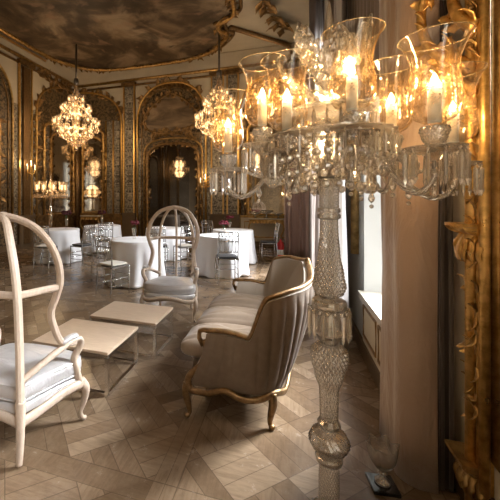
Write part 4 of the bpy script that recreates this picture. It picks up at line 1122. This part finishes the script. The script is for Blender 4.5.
for ai, (ox, od, fh) in enumerate(ARMS):
    w = c2r(ox, od); d = Vector((w.x, w.y, 0)); Rr = d.length; dn = d.normalized(); ang = math.atan2(d.y, d.x)
    zf = EYE + fh              # flame
    zs = zf - .143             # bottom of the shade
    zd = zf - .245             # drip pan
    tip = d + Vector((0,0,zd-.03))
    h0 = Vector((0,0,1.67)) + dn*.06
    path = bez(h0, h0 + dn*(Rr*.35) + Vector((0,0,.10)), h0 + dn*Rr*.55 + Vector((0,0,-.34)), tip + Vector((0,0,-.05)), 26) + [tip]
    side = dn.cross(Vector((0,0,1)))
    arm = MB(); 
    # twisted rope of glass
    kq = len(path)
    for ph in (0, 2.1, 4.2):
        arm.tube([p + (side*math.cos(i*.9+ph) + Vector((0,0,1))*math.sin(i*.9+ph))*.006 for i, p in enumerate(path)], .0065, 6)
    ao = arm.build('arm', CRY, lamp)
    MB().lathe([(r_, z+zd) for r_, z in [(.006,-.03),(.022,-.022),(.03,-.008),(.06,.004),(.086,.016),(.09,.02),(.086,.021),(.05,.012),(.02,.006)]], d, 48, fn=flute(24,.04)).build('drip_pan', M['crystal_thin'], ao)
    MB().lathe(dense([(r_, z+zd) for r_, z in [(.014,.008),(.02,.02),(.036,.05),(.043,.075),(.04,.088),(.03,.09)]], .004), d, 56, fn=diamond(16,150,.1)).build('candle_cup', CG, ao)
    MB().lathe([(r_, z+zs) for r_, z in [(0,.0),(.019,.0),(.019,.118),(.012,.122),(0,.122)]], d, 20).build('candle', M['sleeve'], ao)
    MB().lathe([(r_, z+zf-.022) for r_, z in [(0,0),(.007,.002),(.0105,.012),(.009,.024),(.004,.036),(0,.044)]], d, 12).build('bulb', M['flame'], ao)
    link('hurricane_shade', shade_me, ao, (d.x, d.y, zs)); link('shade_rim', rim_me, ao, (d.x, d.y, zs))
    pm_ = None
    for k in range(12):
        a = TAU*k/12; key = k
        if key not in pr_cache:
            m_ = MB(); prism(m_, (.084*math.cos(a), .084*math.sin(a), .014), .125, .0088, a); tmp = m_.build('tmp', CRY); pr_cache[key] = tmp.data; bpy.data.objects.remove(tmp)
        link('prism', pr_cache[key], ao, (d.x, d.y, zd))
    # swag of beads from the hub to the pan, a second between neighbours, and a pear drop
    sw = MB(); A = Vector((0,0,1.7)) + dn*.05; B = d + Vector((0,0,zd+.01)) - dn*.07
    nb = int(Rr/.015)
    for i in range(nb+1):
        u = i/nb; p = A.lerp(B, u) - Vector((0,0,.085*math.sin(u*PI))); sw.ball(p + side*.012, .0085, 7, 5)
    sw.build('bead_chain', CRY, ao); sw2 = MB()
    nx = ARMS[(ai+1) % len(ARMS)]; w2 = c2r(nx[0], nx[1]); B2 = Vector((w2.x, w2.y, EYE+nx[2]-.235+.01)); B1 = d + Vector((0,0,zd+.01))
    B1 = B1*.72 + Vector((0,0,B1.z*.28)); B2 = B2*.72 + Vector((0,0,B2.z*.28)); nb = int((B2-B1).length/.018)
    for i in range(nb+1):
        u = i/max(1,nb); p = B1.lerp(B2, u) - Vector((0,0,min(.10,.3*(B2-B1).length)*math.sin(u*PI))); sw2.ball(p, .0095, 7, 5)
    sw2.build('bead_chain', CRY, ao)
    for u, L_ in ((.35,.05),(.65,.055),(1.0,.06)):
        dp = MB(); p = d*u + Vector((0,0,zd-.03-.06*(1-u)-.02*(u < 1)))
        dp.lathe([(0,-L_),(.010,-L_*.8),(.0135,-L_*.6),(.009,-L_*.35),(.003,-.1*L_),(.006,0),(0,.006)], p, 8, smooth=False)
        dp.ball(p+Vector((0,0,-L_-.012)), .009, 6, 4, smooth=False)
        dp.build('crystal_drop', CRY, ao)
    l = point('candle_light', (cw.x+d.x, cw.y+d.y, zf+.004), 12.5, (1,.7,.4), .012)
# central cluster of long prisms and drops under the hub
for (rr, z0, n_, L_, ww, nm) in ((.105,1.69,18,.12,.012,'hub_prism'),(.16,1.80,22,.11,.009,'hub_prism'),(.235,1.70,30,.115,.0085,'hub_prism')):
    for k in range(n_):
        a = TAU*k/n_; m_ = MB(); prism(m_, (rr*math.cos(a), rr*math.sin(a), z0), L_, ww, a); m_.build(nm, CRY, lamp)
    MB().lathe([(.03,z0+.0),(rr*.6,z0-.004),(rr,z0+.006),(rr+.006,z0+.014),(rr*.6,z0+.008),(.03,z0+.01)], n=48, fn=flute(24,.04)).build('hub_dish', CRY, lamp)
for (rr, zz, n_, br) in ((.10,1.545,14,.016),(.155,1.50,16,.017),(.13,1.62,16,.014),(.17,1.69,18,.013),(.06,1.75,10,.013),(.20,1.56,16,.015),(.24,1.61,16,.014),(.21,1.66,16,.012)):
    hb = MB()
    n_ = int(TAU*rr/(2*br+.006))
    for k in range(n_): a = TAU*k/n_+rr*9; hb.ball((rr*math.cos(a), rr*math.sin(a), zz+.012*math.sin(3*a)), br, 7, 5, smooth=False)
    hb.build('bead_chain', CRY, lamp)

for zb, pw in ((1.655, 14.0), (1.86, 6.0)):  # bulbs and point lights added inside the hub to brighten the crystals
    MB().lathe([(0,zb-.02),(.01,zb-.012),(.012,zb),(.006,zb+.014),(0,zb+.02)], n=10).build('bulb', M['flame'], lamp)
    point('hub_light', (cw.x, cw.y, zb), pw, (1,.72,.42), .03)

# the second candelabrum, far off behind the left table: same lamp, parts too small to show singly
def small_candelabrum(label, X, D):
    q = c2r(X, D); t = empty('floor_candelabrum', label, 'floor lamp', (q.x,q.y,0))
    MB().lathe(dense([(0,0),(.19,0),(.19,.03),(.06,.08),(.08,.17),(.038,.21),(.037,.39),(.08,.47),(.035,.53),(.036,.68),(.071,.82),(.036,.87),(.06,.91),(.07,1.03),(.036,1.06),(.063,1.1),(.034,1.33),(.036,1.54),(.08,1.67),(.03,1.75),(.07,1.8),(.02,2.05),(.024,2.09),(.003,2.26)], .02), n=16).build('shaft', M['far_crystal'], t)
    am = MB()
    for k in range(9):
        fr = MB()
        a = TAU*k/9; ca, sa = math.cos(a), math.sin(a); r_ = .37
        am.tube([(x*ca, x*sa, z) for x, z in ((.03,1.67),(.15,1.72),(.27,1.52),(r_,1.58))], .012, 6)
        s = MB().lathe([(.034,0),(.066,.035),(.069,.1),(.06,.17),(.092,.27)], (r_*ca, r_*sa, 1.68), 12, cap=False).build('hurricane_shade', M['far_crystal'], t)
        MB().lathe([(0,.05),(.02,.05),(.02,.13),(.03,.15),(0,.19)], (r_*ca, r_*sa, 1.68), 8).build('flame', M['flame_far'], s)
        for j in range(10):
            b_ = TAU*j/10; fr.ball((r_*ca+.085*math.cos(b_), r_*sa+.085*math.sin(b_), 1.55), .02, 5, 4, (1,1,2.6), smooth=False)
        for j in range(7): u = j/6; fr.ball((r_*u*ca, r_*u*sa, 1.62-.1*math.sin(u*PI)), .016, 5, 4, smooth=False)
        fr.build('crystal_fringe', M['far_crystal'], t)
    am.build('arm', M['far_crystal'], t)
    l = point('candelabrum_light', (0,0,1.85), 18, rad=.3); l.parent = t
small_candelabrum('tall lit crystal candelabrum standing far off, behind the table near the corner arch', -3.42, 9.35)

# gilt wall sconces with candle lamps
def sconce(W, s, z, label, nrm):
    b_ = W(s, z, .0); t = empty('wall_sconce', label, 'wall lamp', b_, 0, 'gilt wall sconces'); nrm = Vector(nrm); sd = nrm.cross(Vector((0,0,1)))
    pl_ = MB()
    for k in range(8): pl_.leaf(nrm*.06+Vector((0,0,.16-.05*k)), sd*(1 if k % 2 else -1)+Vector((0,0,.6)), nrm, .12, .06, 1.2, 4)
    pl_.tube([nrm*.1+Vector((0,0,-.3)), nrm*.12, nrm*.1+Vector((0,0,.25))], .02, 8); pl_.build('back_plate', M['gilt'], t)
    for (x, zz) in ((-.16,.0),(.16,.0),(0,.12)):
        e = sd*x+nrm*.24+Vector((0,0,zz))
        a_ = MB().tube(bez(nrm*.12+Vector((0,0,-.08)), nrm*.2+sd*x*.5+Vector((0,0,-.16)), e+Vector((0,0,-.14)), e, 8), .012, 6).build('arm', M['gilt'], t)
        MB().lathe([(0,0),(.03,.005),(.016,.02),(.014,.1),(0,.1)], e, 10).build('candle', M['candle_white'], a_)
        MB().lathe([(0,.1),(.016,.12),(.012,.15),(0,.17)], e, 8).build('bulb', M['flame_far'], a_)
    l = point('sconce_light', nrm*.38+Vector((0,0,.2)), 9, rad=.08); l.parent = t
sconce(WF, -2.52, 2.0, 'lit gilt wall sconce between the mirror door and the damask pilaster', (0,-1,0))
sconce(WL, 8.25, 2.35, 'lit gilt wall sconce on the side-wall pilaster before the corner arch', (1,0,0))

# ------------------------------------------------------------------ glass tulip vase on the floor
q = c2r(1.05, 1.72)
t = empty('tulip_vase', 'small scalloped glass vase on a square black base at the foot of the brown curtain', 'vase', (q.x,q.y,0), R(8))
bs = MB().box((-.062,-.062,0),(.062,.062,.02)).build('base', M['black_base'], t); bv = bs.modifiers.new('bev','BEVEL'); bv.width = .004; bv.segments = 2
MB().lathe(dense([(.0,.022),(.034,.022),(.036,.03),(.016,.045),(.014,.06),(.022,.072),(.012,.085)], .004), n=40).build('stem', CRY, t)
def tul(u, v):
    a = u*TAU; lob = .5+.5*math.cos(6*a)
    r_ = .012 + .056*math.sin(min(1,v*1.25)*PI/2)**.8 - .008*v*v + .014*v**4*lob
    z = .08 + .125*v + .018*v*v*lob
    return Vector((r_*(1+.07*lob*v)*math.cos(a), r_*(1+.07*lob*v)*math.sin(a), z))
o = MB().grid(tul, 72, 20, True).build('bowl', M['vase_crystal'], t); md = o.modifiers.new('thick','SOLIDIFY'); md.thickness = .004

# ------------------------------------------------------------------ daylight, sky, camera
def area(name, loc, rot, sx, sy, w, c=(1,1,1)):
    l = bpy.data.lights.new(name, 'AREA'); l.shape = 'RECTANGLE'; l.size = sx; l.size_y = sy; l.energy = w; l.color = c; l.spread = R(100)
    o = bpy.data.objects.new(name, l); col.objects.link(o); o.location = loc; o.rotation_euler = rot
    return o
def daylight(a, b_, dy, pw, sx, sy):
    # the bright sky beyond one window, seen from high up and to one side
    mid = Vector((1.1, (a+b_)/2, 2.0)); src = Vector((2.9, (a+b_)/2+dy, 3.9)); d_ = mid-src
    area('window_daylight', src, d_.to_track_quat('-Z','Y').to_euler(), sx, sy, pw, (.96,.97,1))
for (a, b_), prs in zip(wins + bwins, (((2.0,1900),(.2,260)), ((.6,800),), ((.6,1600),), ((.4,800),))):
    for dy, pw in prs: daylight(a, b_, dy, pw, 2.2, 3.0)
wd = bpy.data.worlds.new('sky'); scene.world = wd; wd.use_nodes = True
bg = wd.node_tree.nodes['Background']; bg.inputs[0].default_value = (.82,.9,1,1); bg.inputs[1].default_value = .85

cam = bpy.data.cameras.new('camera'); co = bpy.data.objects.new('camera', cam); col.objects.link(co)
co.location = (0,0,EYE); co.rotation_euler = (R(90), 0, YAW)
cam.sensor_width = 36; cam.lens = F/500*36; cam.shift_x = (250-PX)/500; cam.shift_y = -(250-PY)/500; cam.clip_start = .05
scene.camera = co
vs_ = scene.view_settings; vs_.view_transform = 'Standard'; vs_.look = 'None'; vs_.gamma = 1; vs_.use_curve_mapping = False; vs_.exposure = 0.0
cy = scene.cycles
cy.max_bounces = 12; cy.diffuse_bounces = 4; cy.glossy_bounces = 5; cy.transmission_bounces = 10; cy.transparent_max_bounces = 24
cy.caustics_reflective = False; cy.caustics_refractive = False; cy.sample_clamp_indirect = 4; cy.use_denoising = True
